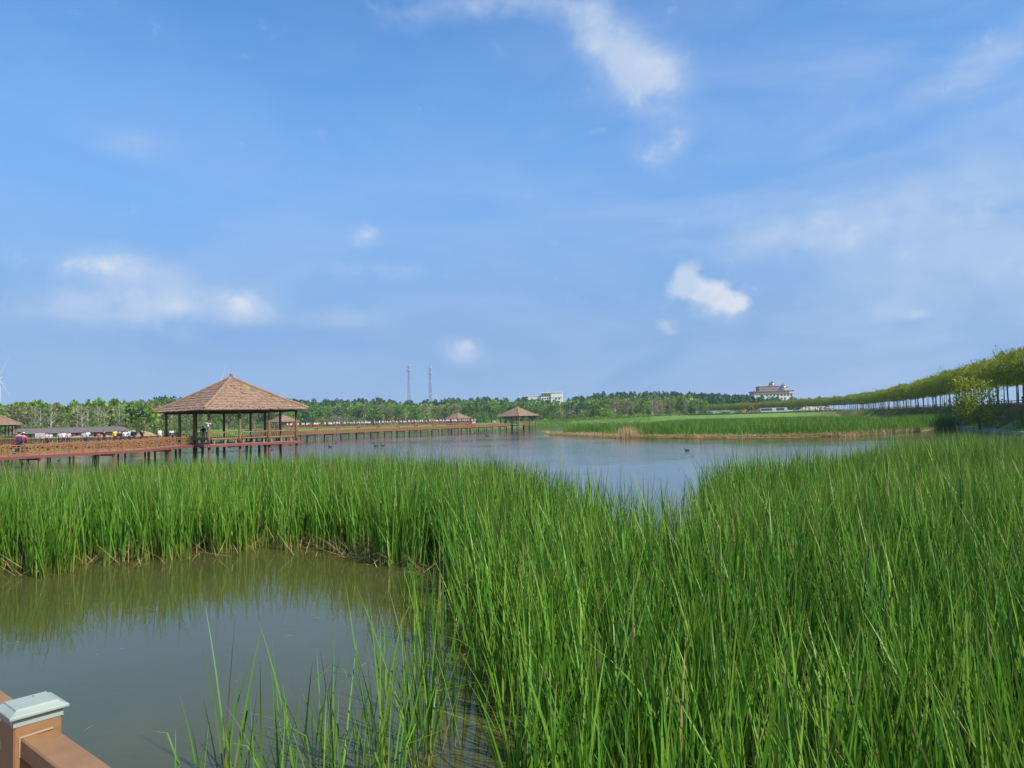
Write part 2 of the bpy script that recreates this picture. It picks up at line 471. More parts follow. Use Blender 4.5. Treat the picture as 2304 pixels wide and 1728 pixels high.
# ------------------------------------------------------------------ ground, water
def smst(x, a, b):
    t = np.clip((x - a) / (b - a), 0, 1)
    return t * t * (3 - 2 * t)
def pip(P, poly):
    x, y = P[:, 0], P[:, 1]
    ins = np.zeros(len(P), bool)
    n = len(poly)
    for i in range(n):
        (x1, y1), (x2, y2) = poly[i], poly[(i + 1) % n]
        c = ((y1 > y) != (y2 > y)) & (x < (x2 - x1) * (y - y1) / (y2 - y1 + 1e-12) + x1)
        ins ^= c
    return ins
def pdist(P, poly, closed=True):
    d = np.full(len(P), 1e9)
    n = len(poly)
    for i in range(n if closed else n - 1):
        a, b = np.array(poly[i]), np.array(poly[(i + 1) % n])
        ab = b - a
        t = np.clip(((P - a) @ ab) / (ab @ ab), 0, 1)
        d = np.minimum(d, np.hypot(*(P - (a + t[:, None] * ab)).T))
    return d
def wob(P, s, k=0.0):
    x, y = P[:, 0] / s, P[:, 1] / s
    return (np.sin(x * 1.3 + y * 0.7 + k) + np.sin(-x * 0.9 + y * 1.7 + 2.1 * k + 1) + np.sin(x * 2.3 + y * 2.9 + k * 1.7) * 0.7 + np.sin(x * 4.1 - y * 3.7 + k) * 0.5) / 3.2
LAKE = [(40, -80), (46, 40), (55.6, 82), (67, 110), (75, 130), (100, 205), (112, 290), XY(1640, 305), XY(1500, 335), XY(1350, 375), XY(1240, 403),
        XY(1000, 470), XY(700, 480), XY(450, 420), XY(370, 270), XY(200, 212), XY(0, 192), XY(-300, 175), (-260, 40), (-260, -80)]
PROF = [(-400, 918), (0, 916), (50, 910), (150, 910), (250, 908), (320, 900), (370, 890), (420, 893), (700, 898), (800, 897), (850, 893), (900, 903), (1000, 896), (1090, 892), (1130, 895),
        (1180, 893), (1240, 899), (1262, 901), (1290, 894), (1330, 886), (1360, 882), (1450, 882), (1550, 881), (1600, 884), (1660, 889), (1700, 894), (1760, 895), (1850, 897), (2000, 905), (2600, 905)]
def prof(px):
    return np.interp(px, [p[0] for p in PROF], [p[1] for p in PROF])
def pxof(x, y):
    return 1152 + 1700 * x / np.maximum(y, 1)
def ground_z(P):
    P = np.asarray(P, float).reshape(-1, 2)
    ins = pip(P, LAKE)
    d = pdist(P, LAKE)
    x, y = P[:, 0], P[:, 1]
    land = 2.0 + 1.25 * smst(x, 20, 75)
    rise = np.where(x > 30, 5.0, 14.0)
    zl = land * smst(d, np.where(x > 30, 1.0, -2.5), rise) + 0.25 * wob(P, 17) * smst(d, 8, 40)
    px = pxof(x, y)
    zr = EYE + (yh(px) - prof(px)) * 720 / 1700 - 13.5
    zl += smst(y, 500, 720) * (1 - smst(y, 950, 1600)) * np.maximum(zr - land, 0) * (y > 10)
    return np.where(ins, -0.15 - 1.2 * smst(d, 0, 8), zl)
def axis(lo, hi, c, n, k):
    a, b = math.asinh((lo - c) / k), math.asinh((hi - c) / k)
    return c + k * np.sinh(np.linspace(a, b, n))
gx, gy = axis(-3200, 3200, 40, 190, 90), axis(-1200, 4800, 160, 210, 110)
GX, GY = np.meshgrid(gx, gy)
GP = np.stack([GX.ravel(), GY.ravel()], 1)
GZ = ground_z(GP)
ii = np.arange(len(gx) * len(gy)).reshape(len(gy), len(gx))
GQ = np.stack([ii[:-1, :-1], ii[:-1, 1:], ii[1:, 1:], ii[1:, :-1]], -1).reshape(-1, 4)
mt, t, out = new_mat('meadow')
p = nd('ShaderNodeBsdfPrincipled', t)
p.inputs['Roughness'].default_value = 0.9
p.inputs['Specular IOR Level'].default_value = 0.1
a1, a2, a3 = tnoise(t, 0.03, 6, 0.6), tnoise(t, 0.4, 6, 0.65), tnoise(t, 0.012, 3, 0.5)
c = ramp_mix(t, smooth(a1, 0.35, 0.65, t), (0.11, 0.22, 0.028), (0.16, 0.23, 0.05))
c = ramp_mix(t, mth('MULTIPLY', smooth(a2, 0.5, 0.75, t), 0.6, t), c, (0.19, 0.18, 0.07))
c = ramp_mix(t, mth('MULTIPLY', smooth(a3, 0.55, 0.7, t), 0.5, t), c, (0.22, 0.16, 0.08))
link(c, p.inputs['Base Color'], t)
bp = nd('ShaderNodeBump', t)
bp.inputs['Distance'].default_value = 0.4
link(a2, bp.inputs['Height'], t)
link(bp.outputs[0], p.inputs['Normal'], t)
link(p.outputs[0], out.inputs['Surface'], t)
M['meadow'] = mt
g = link_mesh('ground', np_mesh('ground', np.column_stack([GP, GZ]), GQ, mt, None, True))
tag(g, kind='structure')

mt, t, out = new_mat('lake_water')
p = nd('ShaderNodeBsdfPrincipled', t)
p.inputs['Roughness'].default_value = 0.03
p.inputs['IOR'].default_value = 1.33
tc = nd('ShaderNodeTexCoord', t)
sx = nd('ShaderNodeSeparateXYZ', t)
link(tc.outputs['Object'], sx.inputs[0], t)
open_ = smooth(sx.outputs[1], 22, 60, t)          # open water beyond the sheltering reeds is rougher
w1 = tnoise(t, 1.0, 3, 0.5, (1.7, 2.3, 1), 'Object', 0.5)
w2 = tnoise(t, 1.0, 4, 0.55, (0.35, 1.5, 1), 'Object', 0.5)
w3 = tnoise(t, 0.02, 4, 0.6, (1, 2.2, 1))
murk = ramp_mix(t, smooth(w3, 0.35, 0.65, t), (0.062, 0.063, 0.017), (0.071, 0.069, 0.020))
link(murk, p.inputs['Base Color'], t)
b1 = nd('ShaderNodeBump', t)
b1.inputs['Strength'].default_value = 1.0
link(mth('ADD', mth('MULTIPLY', mth('SUBTRACT', 1.0, open_, t), 0.0012, t), 0.0022, t), b1.inputs['Distance'], t)
link(w1, b1.inputs['Height'], t)
b2 = nd('ShaderNodeBump', t)
b2.inputs['Strength'].default_value = 1.0
link(mth('MULTIPLY', mth('MULTIPLY', open_, smooth(w3, 0.2, 0.8, t), t), 0.045, t), b2.inputs['Distance'], t)
link(w2, b2.inputs['Height'], t)
link(b1.outputs[0], b2.inputs['Normal'], t)
link(b2.outputs[0], p.inputs['Normal'], t)
link(p.outputs[0], out.inputs['Surface'], t)
mb = MB()
mb.add([(-300, -100, 0), (330, -100, 0), (330, 520, 0), (-300, 520, 0)], [(0, 1, 2, 3)])
tag(mb.build('lake_water', mt), kind='structure')

# ------------------------------------------------------------------ reeds
rng = np.random.default_rng(11)
def sample(poly, dens, rg, fn=None):
    a = np.array(poly)
    lo, hi = a.min(0), a.max(0)
    n = int((hi - lo).prod() * dens)
    P = rg.uniform(lo, hi, (n, 2))
    P = P[pip(P, poly)]
    if fn is not None:
        P = P[rg.random(len(P)) < fn(P)]
    return P
def blades(base, L, w, azd, lean, bend, nseg, tint, rg, kinkfrac=0.03, face=0.6):
    n = len(base)
    s = np.linspace(0, 1, nseg + 1)[None, :]
    L, w, azd, lean, bend, tint = [np.asarray(q, float).reshape(n, 1) for q in (L, w, azd, lean, bend, tint)]
    off = L * (lean * s + bend * s ** 2.2)
    z = L * (s * np.sqrt(np.clip(1 - lean ** 2, 0, 1)) - 0.75 * bend ** 2 * s ** 3)
    kk = rg.random((n, 1)) < kinkfrac
    k = rg.uniform(0.45, 0.75, (n, 1))
    offk = L * (lean * k + bend * k ** 2.2)
    zk = L * k * np.sqrt(np.clip(1 - lean ** 2, 0, 1))
    past = np.clip(s - k, 0, 1)
    fall = rg.uniform(-0.2, 0.7, (n, 1))
    off = np.where(kk & (s > k), offk + past * L * 0.85, off)
    z = np.where(kk & (s > k), zk - past * L * fall, z)
    wd_ = w * np.minimum(1, 0.6 + 1.4 * s) * (1 - s ** 2.6) + 0.0015
    fa = azd + np.pi / 2 + rg.normal(0, face, (n, 1)) + rg.normal(0, 0.9, (n, 1)) * (s - 0.4)      # leaves twist as they rise
    sd = np.stack([np.cos(fa), np.sin(fa), np.zeros_like(fa)], -1)            # n,1,3
    ctr = np.stack([base[:, 0:1] + np.cos(azd) * off, base[:, 1:2] + np.sin(azd) * off, base[:, 2:3] + z], -1)
    V = np.stack([ctr - sd * wd_[..., None] / 2, ctr + sd * wd_[..., None] / 2], 2)  # n,nseg+1,2,3
    idx = np.arange(n * (nseg + 1) * 2).reshape(n, nseg + 1, 2)
    Q = np.stack([idx[:, :-1, 0], idx[:, :-1, 1], idx[:, 1:, 1], idx[:, 1:, 0]], -1).reshape(-1, 4)
    col = np.zeros((n, nseg + 1, 2, 4))
    col[..., 0] = tint[:, :, None]
    col[..., 1] = s[:, :, None]
    col[..., 2] = rg.random((n, 1))[:, :, None]
    col[..., 3] = 1
    return V.reshape(-1, 3), Q, col.reshape(-1, 4)
def join(parts):
    Vs, Qs, As, b = [], [], [], 0
    for V, Q, A in parts:
        Vs.append(V); Qs.append(Q + b); As.append(A); b += len(V)
    return np.concatenate(Vs), np.concatenate(Qs), np.concatenate(As)
def shoots(P, nb, Lf, wf, nseg, rg, spread=0.04, leanm=0.10, kink=0.03, z0=-0.12):
    n = len(P)
    B = np.repeat(P, nb, 0) + rg.normal(0, spread, (n * nb, 2))
    base = np.column_stack([B, np.full(len(B), z0)])
    az0 = np.repeat(rg.uniform(0, 2 * np.pi, n), nb)
    azd = az0 + rg.integers(0, 2, n * nb) * np.pi + rg.normal(0, 0.5, n * nb)
    sh = np.repeat(rg.normal(1, 0.09, n) * (1 + 0.10 * wob(P, 2.3, 3)), nb)
    Lf = np.repeat(np.interp(np.hypot(P[:, 0], P[:, 1]), [4, 9, 15, 40], [1.62, 1.82, 2.1, 2.15]), nb)
    L = Lf * sh * (0.50 + 0.52 * rg.random(n * nb) ** 0.7)
    lean = np.abs(rg.normal(0, leanm, n * nb)) + 0.02
    bend = np.abs(rg.normal(0.03, 0.13, n * nb))
    tint = np.clip(0.42 + 0.22 * np.repeat(rg.normal(0, 0.5, n) + wob(P, 3.0) * 0.7, nb) + rg.normal(0, 0.24, n * nb), 0, 0.93)
    tint = np.where(rg.random(n * nb) < 0.014, 1.0, tint)
    w = wf * rg.uniform(0.6, 1.15, n * nb)
    # a light breeze leans everything a little to the right
    V = blades(base, L, w, azd, lean, bend, nseg, tint, rg, kink)
    return V
def pd(px, D):
    return XY(px, D)
REED = [pd(-260, 16.2), pd(-40, 16.5), pd(40, 17.4), pd(100, 16.6), pd(190, 17.6), pd(300, 17.7), pd(400, 18.6), pd(500, 19.2), pd(600, 19.7), pd(680, 19.3), pd(750, 18.6), pd(850, 16.9), pd(940, 16.4), pd(1000, 15.6),
        pd(1015, 12.3), pd(1025, 10.4), pd(1045, 8.9), pd(1055, 7.8), pd(1075, 7.0), pd(1110, 5.9), pd(1200, 5.2), pd(1350, 4.7), pd(1500, 4.3), pd(1900, 4.0), pd(2700, 3.9),
        (30, 9), (40, 30), pd(2420, 37), pd(2304, 37), pd(2150, 38), pd(2000, 33.5), pd(1900, 29.5), pd(1800, 27), pd(1700, 25), pd(1600, 23.5), pd(1546, 21.5), pd(1538, 16.5), pd(1500, 15.6), pd(1450, 17), pd(1380, 19.5), pd(1300, 22),
        pd(1200, 26.5), pd(1120, 29), pd(1020, 31), pd(950, 32), pd(880, 33.5), pd(700, 35.5), pd(550, 35.5), pd(400, 35), pd(250, 32), pd(120, 30), pd(0, 28.5), pd(-260, 27.5)]
HOLES = [(1540, 8.6, 0.35), (1095, 6.6, 0.30), (1240, 17.5, 0.0), (1655, 8.0, 0.30), (560, 22.0, 0.9), (220, 19.0, 0.35), (2090, 5.4, 0.25), (1465, 6.0, 0.30), (1340, 5.6, 0.22), (430, 19.5, 0.5), (1215, 6.8, 0.25), (2230, 8.0, 0.3)]
def reed_d(P):
    d = pdist(P, REED)
    f = 0.30 + 0.70 * smst(d, 0.0, 0.9)
    f *= 0.62 + 0.38 * smst(wob(P, 1.1, 5) + 0.35 * wob(P, 0.45, 2), -0.55, 0.1)
    far = (P[:, 1] > 13) & (pxof(P[:, 0], P[:, 1]) > 1180) & (pxof(P[:, 0], P[:, 1]) < 1560)
    f = np.where(far, f * (0.25 + 0.75 * smst(d, 0.2, 3.5)), f)
    for hx, hy, hr in HOLES:
        c = np.array(XY(hx, hy))
        if hr:
            f *= smst(np.hypot(*(P - c).T), hr * 0.55, hr * 1.25)
    # clumpy front towards the pond
    edge = (P[:, 1] > 14) & (pxof(P[:, 0], P[:, 1]) < 1000) & (P[:, 1] < 21.5)
    f = np.where(edge, f * (smst(wob(P, 0.33, 1), -0.25, 0.25) * (1 - smst(d, 0.2, 1.9)) + smst(d, 0.2, 1.9)), f)
    return f
Pr = sample(REED, 29, rng, reed_d)
Dn = np.hypot(Pr[:, 0], Pr[:, 1])
near = Dn < 9.5
parts = []
parts.append(shoots(Pr[near], 7, None, 0.027, 6, rng, 0.045, 0.12, 0.03))
parts.append(shoots(Pr[~near], 7, None, 0.031, 4, rng, 0.06, 0.12, 0.025))
V, Q, A = join(parts)
o = link_mesh('reed_bed', np_mesh('reed_bed', V, Q, M['reed'], A))
tag(o, 'tall green reed bed standing in the shallow pond nearest the viewer', 'reeds', kind='stuff')
# dead stalks caught among the living ones and floating along the edge
Pdead = sample(REED, 0.4, rng, reed_d)
nD = len(Pdead)
bz = np.column_stack([Pdead, rng.uniform(-0.05, 0.25, nD)])
Vd = blades(bz, rng.uniform(0.5, 1.5, nD), np.full(nD, 0.012), rng.uniform(0, 6.28, nD), rng.uniform(0.1, 0.93, nD), rng.uniform(0, 0.15, nD), 4, rng.random(nD), rng, 0.25)
edgeP = []
for i in range(260):
    px = rng.uniform(0, 1040)
    D = np.interp(px, [0, 300, 500, 600, 750, 850, 960, 1040], [17.2, 17.9, 19.4, 19.8, 18.5, 17.0, 15.8, 10]) + rng.uniform(-0.5, 1.2)
    edgeP.append(XY(px, D))
for i in range(60):
    px = rng.normal(795, 30)
    edgeP.append(XY(px, 18.6 + rng.uniform(0, 0.8)))
edgeP = np.array(edgeP)
nE = len(edgeP)
Ve = blades(np.column_stack([edgeP, rng.uniform(0.0, 0.08, nE)]), rng.uniform(0.3, 1.1, nE), np.full(nE, 0.014), rng.uniform(0, 6.28, nE), rng.uniform(0.75, 0.995, nE), np.zeros(nE), 3, rng.random(nE), rng, 0.2)
Pq = sample([XY(-60, 16.5), XY(980, 15.5), XY(1010, 9), XY(1000, 5.5), XY(300, 5.5), XY(-60, 8)], 1.1, rng, lambda P: 0.25 + 0.75 * smst(wob(P, 2.2, 4), 0.1, 0.6))
nq = len(Pq)
Vq = blades(np.column_stack([Pq, np.full(nq, 0.003)]), rng.uniform(0.03, 0.16, nq), rng.uniform(0.006, 0.016, nq), rng.uniform(0, 6.28, nq), np.full(nq, 0.9995), np.zeros(nq), 2, rng.random(nq), rng, 0)
V, Q, A = join([Vd, Ve, Vq])
tag(link_mesh('dead_reed_stalks', np_mesh('dead_reed_stalks', V, Q, M['straw'], A)), 'pale dead reed stalks caught among the green reeds', 'dead reeds', kind='stuff')

# young clumps in the open pond: every leaf a piece of its own
CL = [(465, 6.7, 1.0, 7, 'short young reed clump leftmost at the edge of the open pond'), (503, 6.9, 1.55, 11, 'tall thin reed clump with two dark leaves crossing above the open pond'),
      (567, 6.5, 1.0, 8, 'low sparse reed clump between two taller clumps in the open pond'), (627, 6.6, 1.45, 14, 'bushy reed clump in the open pond below the floating straw'),
      (722, 6.7, 1.42, 14, 'reed clump with one leaf bent over to the right in the open pond'), (795, 6.8, 1.2, 8, 'few pale reed leaves left of the big open-water clump'),
      (840, 7.0, 1.75, 20, 'large tall reed clump with dark green leaves in the open pond'), (915, 7.2, 1.75, 22, 'dense reed clump beside the wall of reeds, its yellow base in the water'),
      (946, 7.5, 1.85, 20, 'dense leaning reed clump nearest the wall of reeds, base in open water'), (937, 11.2, 1.75, 22, 'farther reed clump standing alone in front of the reed shadows'),
      (978, 11.0, 1.7, 18, 'farther reed clump touching the corner of the reed bed'), (430, 6.0, 0.75, 5, 'tiny reed sprout with three short leaves near the wooden railing'), (905, 13.6, 1.6, 16, 'small far reed clump just before the corner of the reed bed'),
      (690, 7.4, 1.1, 9, 'thin reed clump just left of the one with the bent leaf'), (880, 8.6, 1.4, 9, 'leafy reed clump between the big dark clump and the reed wall'), (985, 9.3, 1.7, 12, 'dense reed clump pressed against the wall of reeds halfway up the pond'),
      (1000, 7.6, 1.5, 12, 'reed clump at the foot of the reed wall, beside the dark water gap'), (925, 9.6, 1.4, 9, 'upright reed clump in front of the dense halfway clump'), (860, 6.3, 1.5, 16, 'reed clump cut by the bottom edge right of the big dark clump'), (775, 6.4, 1.3, 12, 'reed clump cut by the bottom edge left of the big dark clump')]
crng = np.random.default_rng(5)
for px, D, hh, n, lab in CL:
    x, y = XY(px, D)
    root = empty('reed_clump', (x, y, 0), 0, label=lab, cat='reed clump', group='young reed clumps in the open pond')
    for k in range(int(n * (0.75 if D > 8 else 1.0))):
        b = np.array([[crng.normal(0, 0.07), crng.normal(0, 0.07), -0.1]])
        Vv = blades(b, [hh * crng.uniform(0.55, 1.05) + 0.1], [crng.uniform(0.013, 0.022)], [crng.uniform(0, 6.28)], [abs(crng.normal(0, 0.14)) + 0.03], [abs(crng.normal(0, 0.1))], 6,
                    [np.clip(crng.normal(0.5, 0.25), 0, 1)], crng, 0.10)
        link_mesh('reed_leaf', np_mesh('reed_leaf', Vv[0], Vv[1], M['reed'], Vv[2]), root)

# reed island across the open water
ISL = [pd(1222, 183), pd(1240, 153), pd(1300, 143), pd(1350, 126), pd(1400, 118), pd(1500, 112), pd(1640, 101), pd(1750, 99), pd(1900, 97), pd(2000, 106), pd(2070, 110), pd(2112, 124)]
ISLB = [pd(2112, 140), pd(2060, 205), pd(1900, 285), pd(1640, 330), pd(1520, 300), pd(1455, 205), pd(1400, 172), pd(1240, 166)]
island = ISL + ISLB
front = ISL
bank = []
fr = np.array(front)
def isl_in(P):
    return pdist(P, front, False)
def front_gap(P):                          # how far the dead litter reaches in from the water
    px = pxof(P[:, 0], P[:, 1])
    return np.interp(px, [1200, 1300, 1500, 1640, 1760, 1860, 1920, 2120], [2.2, 3.2, 2.6, 3.0, 2.4, 1.2, 0.5, 0.3]) * (1 + 0.7 * wob(P, 6))
Pi = sample(island, 22, rng, lambda P: (isl_in(P) > front_gap(P)) * np.where(isl_in(P) < front_gap(P) + 9, 1.0, 0.24))
nI = len(Pi)
dI = isl_in(Pi) - front_gap(Pi)
wI = np.where(dI < 9, 0.075, 0.13) * rng.uniform(0.6, 1.3, nI)
rgI = rng
Li = 2.0 * (1 + 0.18 * wob(Pi, 7, 2) + 0.14 * wob(Pi, 2.1, 1)) * rng.uniform(0.65, 1.05, nI) * (0.55 + 0.45 * smst(dI, 0, 2.5))
tI = np.clip(0.45 + 0.30 * wob(Pi, 9, 4) + 0.25 * wob(Pi, 1.3, 1) + rng.normal(0, 0.28, nI), 0, 1)
VI = blades(np.column_stack([Pi, np.full(nI, 0.0)]), Li, wI, rng.uniform(0, 6.28, nI), np.abs(rng.normal(0, 0.13, nI)), np.abs(rng.normal(0, 0.1, nI)), 3, tI, rng, 0.02)
# fringe of reeds under the far bank and round the inlet
FR = [pd(1180, 398), pd(1240, 396), pd(1350, 366), pd(1460, 340), pd(1470, 362), pd(1350, 400), pd(1240, 430), pd(1180, 440)]
Pf = sample(FR, 2.6, rng)
nf = len(Pf)
VF = blades(np.column_stack([Pf, np.maximum(ground_z(Pf), 0)]), rng.uniform(0.7, 1.5, nf), np.full(nf, 0.16), rng.uniform(0, 6.28, nf), np.abs(rng.normal(0, 0.12, nf)), np.zeros(nf), 2, np.clip(0.6 + 0.3 * wob(Pf, 20) + rng.normal(0, 0.15, nf), 0, 1), rng, 0)
Pe = sample(island, 4.5, rng, lambda P: (isl_in(P) < front_gap(P) + 0.5) * smst(wob(P, 1.9, 7), -0.1, 0.4))
ne = len(Pe)
VE = blades(np.column_stack([Pe, np.zeros(ne)]), rng.uniform(0.4, 1.4, ne), np.full(ne, 0.06), rng.uniform(0, 6.28, ne), np.abs(rng.normal(0, 0.2, ne)), np.abs(rng.normal(0, 0.1, ne)), 3, np.clip(rng.normal(0.6, 0.2, ne), 0, 1), rng, 0.05)
V, Q, A = join([VI, VE])
tag(link_mesh('island_reeds', np_mesh('island_reeds', V, Q, M['reed_far'], A)), 'broad green reed island across the open water with pale litter at its edge', 'reeds', kind='stuff')
tag(link_mesh('shore_sedge', np_mesh('shore_sedge', VF[0], VF[1], M['reed_far'], VF[2])), 'low green sedge along the far grassy shore behind the inlet', 'sedge', kind='stuff')
# mud shelf the litter lies on
SH = []
mb = MB()
outer, inner, rim = [], [], []
for i, q in enumerate(front):
    c = Vector((q[0] * 1.012, q[1] * 1.012, 0))
    outer.append((q[0], q[1], -0.2)); rim.append((q[0] * 1.012, q[1] * 1.012, 0.03)); inner.append((q[0] * 1.12, q[1] * 1.12, 0.12))
n = len(front)
mb.add(outer + rim + inner, [(i, i + 1, n + i + 1, n + i) for i in range(n - 1)] + [(n + i, n + i + 1, 2 * n + i + 1, 2 * n + i) for i in range(n - 1)])
tag(mb.build('mud_shelf', M['dirt']), kind='structure')
Pl = sample(front + [(q[0] * 1.12, q[1] * 1.12) for q in reversed(front)], 46, rng, lambda P: (isl_in(P) < front_gap(P) + 0.8) * (0.45 + 0.55 * smst(wob(P, 2.2, 3), -0.5, 0.3)) * np.interp(pxof(P[:, 0], P[:, 1]), [1800, 1900, 2000], [1, 0.5, 0.4]))
nl = len(Pl)
zl = 0.10 + rng.uniform(0, 0.26, nl) * (0.6 + 0.4 * wob(Pl, 1.7, 2)) * smst(isl_in(Pl), 0, 1.5)
VL = blades(np.column_stack([Pl, zl]), rng.uniform(0.6, 1.4, nl), np.full(nl, 0.05), rng.uniform(0, 6.28, nl), rng.uniform(0.9, 0.999, nl), np.zeros(nl), 2, rng.random(nl), rng, 0, 0.9)
Ps = np.array([XY(rng.normal(1412, 14), rng.uniform(116, 124)) for _ in range(500)] + [XY(rng.uniform(1850, 2070), 0) for _ in range(0)])
Ps2 = np.array([(lambda p, d: XY(p, d))(p, np.interp(p, [1860, 1900, 2000, 2070], [98, 97.5, 106.5, 110.5]) + rng.uniform(0, 1.2)) for p in rng.uniform(1850, 2065, 900)])
Pss = np.concatenate([Ps, Ps2])
nS = len(Pss)
VS = blades(np.column_stack([Pss, np.zeros(nS)]), np.concatenate([rng.uniform(1.0, 2.1, 500), rng.uniform(0.3, 0.9, 900)]), np.full(nS, 0.05), rng.uniform(0, 6.28, nS), np.abs(rng.normal(0, 0.15, nS)), np.zeros(nS), 2, rng.random(nS), rng, 0.1)
V, Q, A = join([VL, VS])
tag(link_mesh('reed_litter', np_mesh('reed_litter', V, Q, M['straw'], A)), 'pale brown heap of dead reeds washed along the island edge', 'reed litter', kind='stuff')

# ------------------------------------------------------------------ trees
def make_tree(nm, h, z0, rad, nlimb, nleaf, lw, ll, leafm, barkm, seed, upright=0.5, shape='oval', tr=0.16, sub=0, lean=0.0, fill=0.25, seg=3):
    rg = np.random.default_rng(seed)
    mb = MB()
    top = np.array([rg.normal(0, 0.25) + lean, rg.normal(0, 0.25), h * 0.93])
    def trunk(s):
        return np.array([top[0] * s ** 1.4 + 0.12 * math.sin(5 * s + seed), top[1] * s ** 1.4 + 0.12 * math.cos(4 * s + seed), top[2] * s])
    ss = np.linspace(0, 1, 7)
    mb.tube([trunk(s) - np.array([0, 0, 0.3 if s == 0 else 0]) for s in ss], [tr * (1.25 - 1.1 * s) if s else tr * 1.5 for s in ss], 6)
    pts, dirs = [], []
    def prad(u):
        if shape == 'cone':
            return rad * (1.02 - u) ** 0.8
        if shape == 'dome':
            return rad * math.sqrt(max(0.03, 1 - max(0, (u - 0.25) / 0.75) ** 2)) * (0.75 + 0.25 * min(1, u * 4))
        return rad * math.sqrt(max(0.05, 1 - (2 * u - 0.9) ** 2 / 1.25))
    for i in range(nlimb):
        u = (i + rg.random()) / nlimb
        zs = z0 + (h * 0.97 - z0) * u
        a = i * 2.4 + rg.normal(0, 0.4)
        r = prad(u) * rg.uniform(0.7, 1.1)
        st = trunk(min(0.97, max(0.1, (zs - r * upright * 0.8) / top[2])))
        en = np.array([trunk(min(1, zs / top[2]))[0] + math.cos(a) * r, trunk(min(1, zs / top[2]))[1] + math.sin(a) * r, min(zs + r * 0.15, h)])
        mid = (st + en) / 2 + np.array([0, 0, -0.10 * r * (1 - upright)]) + rg.normal(0, 0.06 * r, 3)
        mb.tube([st, mid, en], [tr * 0.42 * (1 - 0.6 * u), tr * 0.26, tr * 0.06], 4, cap=False)
        for _ in range(sub):
            k = rg.uniform(0.35, 0.95)
            q = st + (en - st) * k
            e2 = q + np.array([math.cos(a + rg.normal(0, 1)), math.sin(a + rg.normal(0, 1)), rg.uniform(0.2, 1.1)]) * r * rg.uniform(0.3, 0.6)
            mb.tube([q, (q + e2) / 2 + rg.normal(0, 0.05, 3), e2], [tr * 0.18, tr * 0.12, tr * 0.04], 3, cap=False)
            pts.append((q, e2, r))
        pts.append((st + (en - st) * 0.25, en, r))
    trunk_me = mb.mesh(nm + '_trunk', barkm, True)
    if nleaf == 0:
        return trunk_me, None
    # leaves gather in clumps round the limbs
    k = len(pts)
    w = np.array([q[2] for q in pts]); w = w / w.sum()
    pick = rg.choice(k, nleaf, p=w)
    A0 = np.array([q[0] for q in pts])[pick]
    A1 = np.array([q[1] for q in pts])[pick]
    RR = np.array([q[2] for q in pts])[pick]
    s = rg.beta(2.2, 1.2, nleaf)[:, None]
    ctr = A0 + (A1 - A0) * s * 1.08 + rg.normal(0, 1, (nleaf, 3)) * (RR * fill)[:, None] * np.array([1, 1, 0.8])
    ctr[:, 2] = np.maximum(ctr[:, 2], z0 * rg.uniform(0.9, 1.05, nleaf))
    dirv = (ctr - np.array([top[0] * 0.5, top[1] * 0.5, z0 + (h - z0) * 0.25]))
    dirv /= np.linalg.norm(dirv, axis=1)[:, None] + 1e-6
    d = dirv * 0.5 + rg.normal(0, 0.55, (nleaf, 3)) + np.array([0, 0, upright])
    d /= np.linalg.norm(d, axis=1)[:, None]
    e = np.cross(d, rg.normal(0, 0.8, (nleaf, 3)) + np.array([0, 0, 1.0]))     # leaves turn their faces to the sky
    e /= np.linalg.norm(e, axis=1)[:, None]
    l = (ll * rg.uniform(0.6, 1.4, nleaf))[:, None]
    ww = (lw * rg.uniform(0.6, 1.3, nleaf))[:, None]
    V = np.stack([ctr - d * l / 2, ctr + e * ww / 2, ctr + d * l / 2, ctr - e * ww / 2], 1).reshape(-1, 3)
    Q = np.arange(nleaf * 4).reshape(-1, 4)
    ct = rg.normal(0, 0.13, k)[pick]
    col = np.zeros((nleaf, 4, 4))
    col[..., 0] = np.clip(0.48 + ct + rg.normal(0, 0.16, nleaf), 0, 1)[:, None]
    col[..., 1] = 1
    col[..., 3] = 1
    return trunk_me, np_mesh(nm + '_crown', V, Q, leafm, col.reshape(-1, 4))
TP = {}
for i in range(5):
    TP['row', i] = make_tree('willow', 8.0, 3.7, 1.75, 20, 3000, 0.09, 0.46, M['leaf_row'], M['bark_dark'], 30 + i, 0.75, 'oval', 0.085, 1, lean=-0.5 + 0.2 * i, fill=0.30)
for i in range(4):
    TP['green', i] = make_tree('green', 12.0, 2.2, 3.4, 16, 950, 0.55, 1.0, M['leaf_green'], M['bark_dark'], 50 + i, 0.4, 'oval', 0.2, 0, fill=0.26)
    TP['olive', i] = make_tree('olive', 11.5, 2.6, 2.9, 16, 640, 0.45, 0.95, M['leaf_olive'], M['bark'], 60 + i, 0.7, 'oval', 0.2, 1, fill=0.24)
    TP['dark', i] = make_tree('dark', 10.0, 1.2, 3.2, 16, 620, 0.55, 0.95, M['leaf_dark'], M['bark_dark'], 70 + i, 0.3, 'dome', 0.22, 0, fill=0.28)
    TP['bare', i] = make_tree('bare', 12.0, 3.6, 2.6, 18, 190, 0.30, 0.7, M['leaf_olive'], M['bark'], 80 + i, 0.9, 'oval', 0.24, 3, fill=0.2)
    TP['shrub', i] = make_tree('shrub', 5.0, 0.5, 2.4, 12, 420, 0.35, 0.6, M['leaf_olive'] if i % 2 else M['leaf_green'], M['bark_dark'], 90 + i, 0.4, 'dome', 0.1, 0, fill=0.3)
TP['rust', 0] = make_tree('rust', 9.5, 1.4, 2.7, 18, 380, 0.30, 0.7, M['leaf_rust'], M['bark'], 99, 0.8, 'oval', 0.2, 2, fill=0.25)
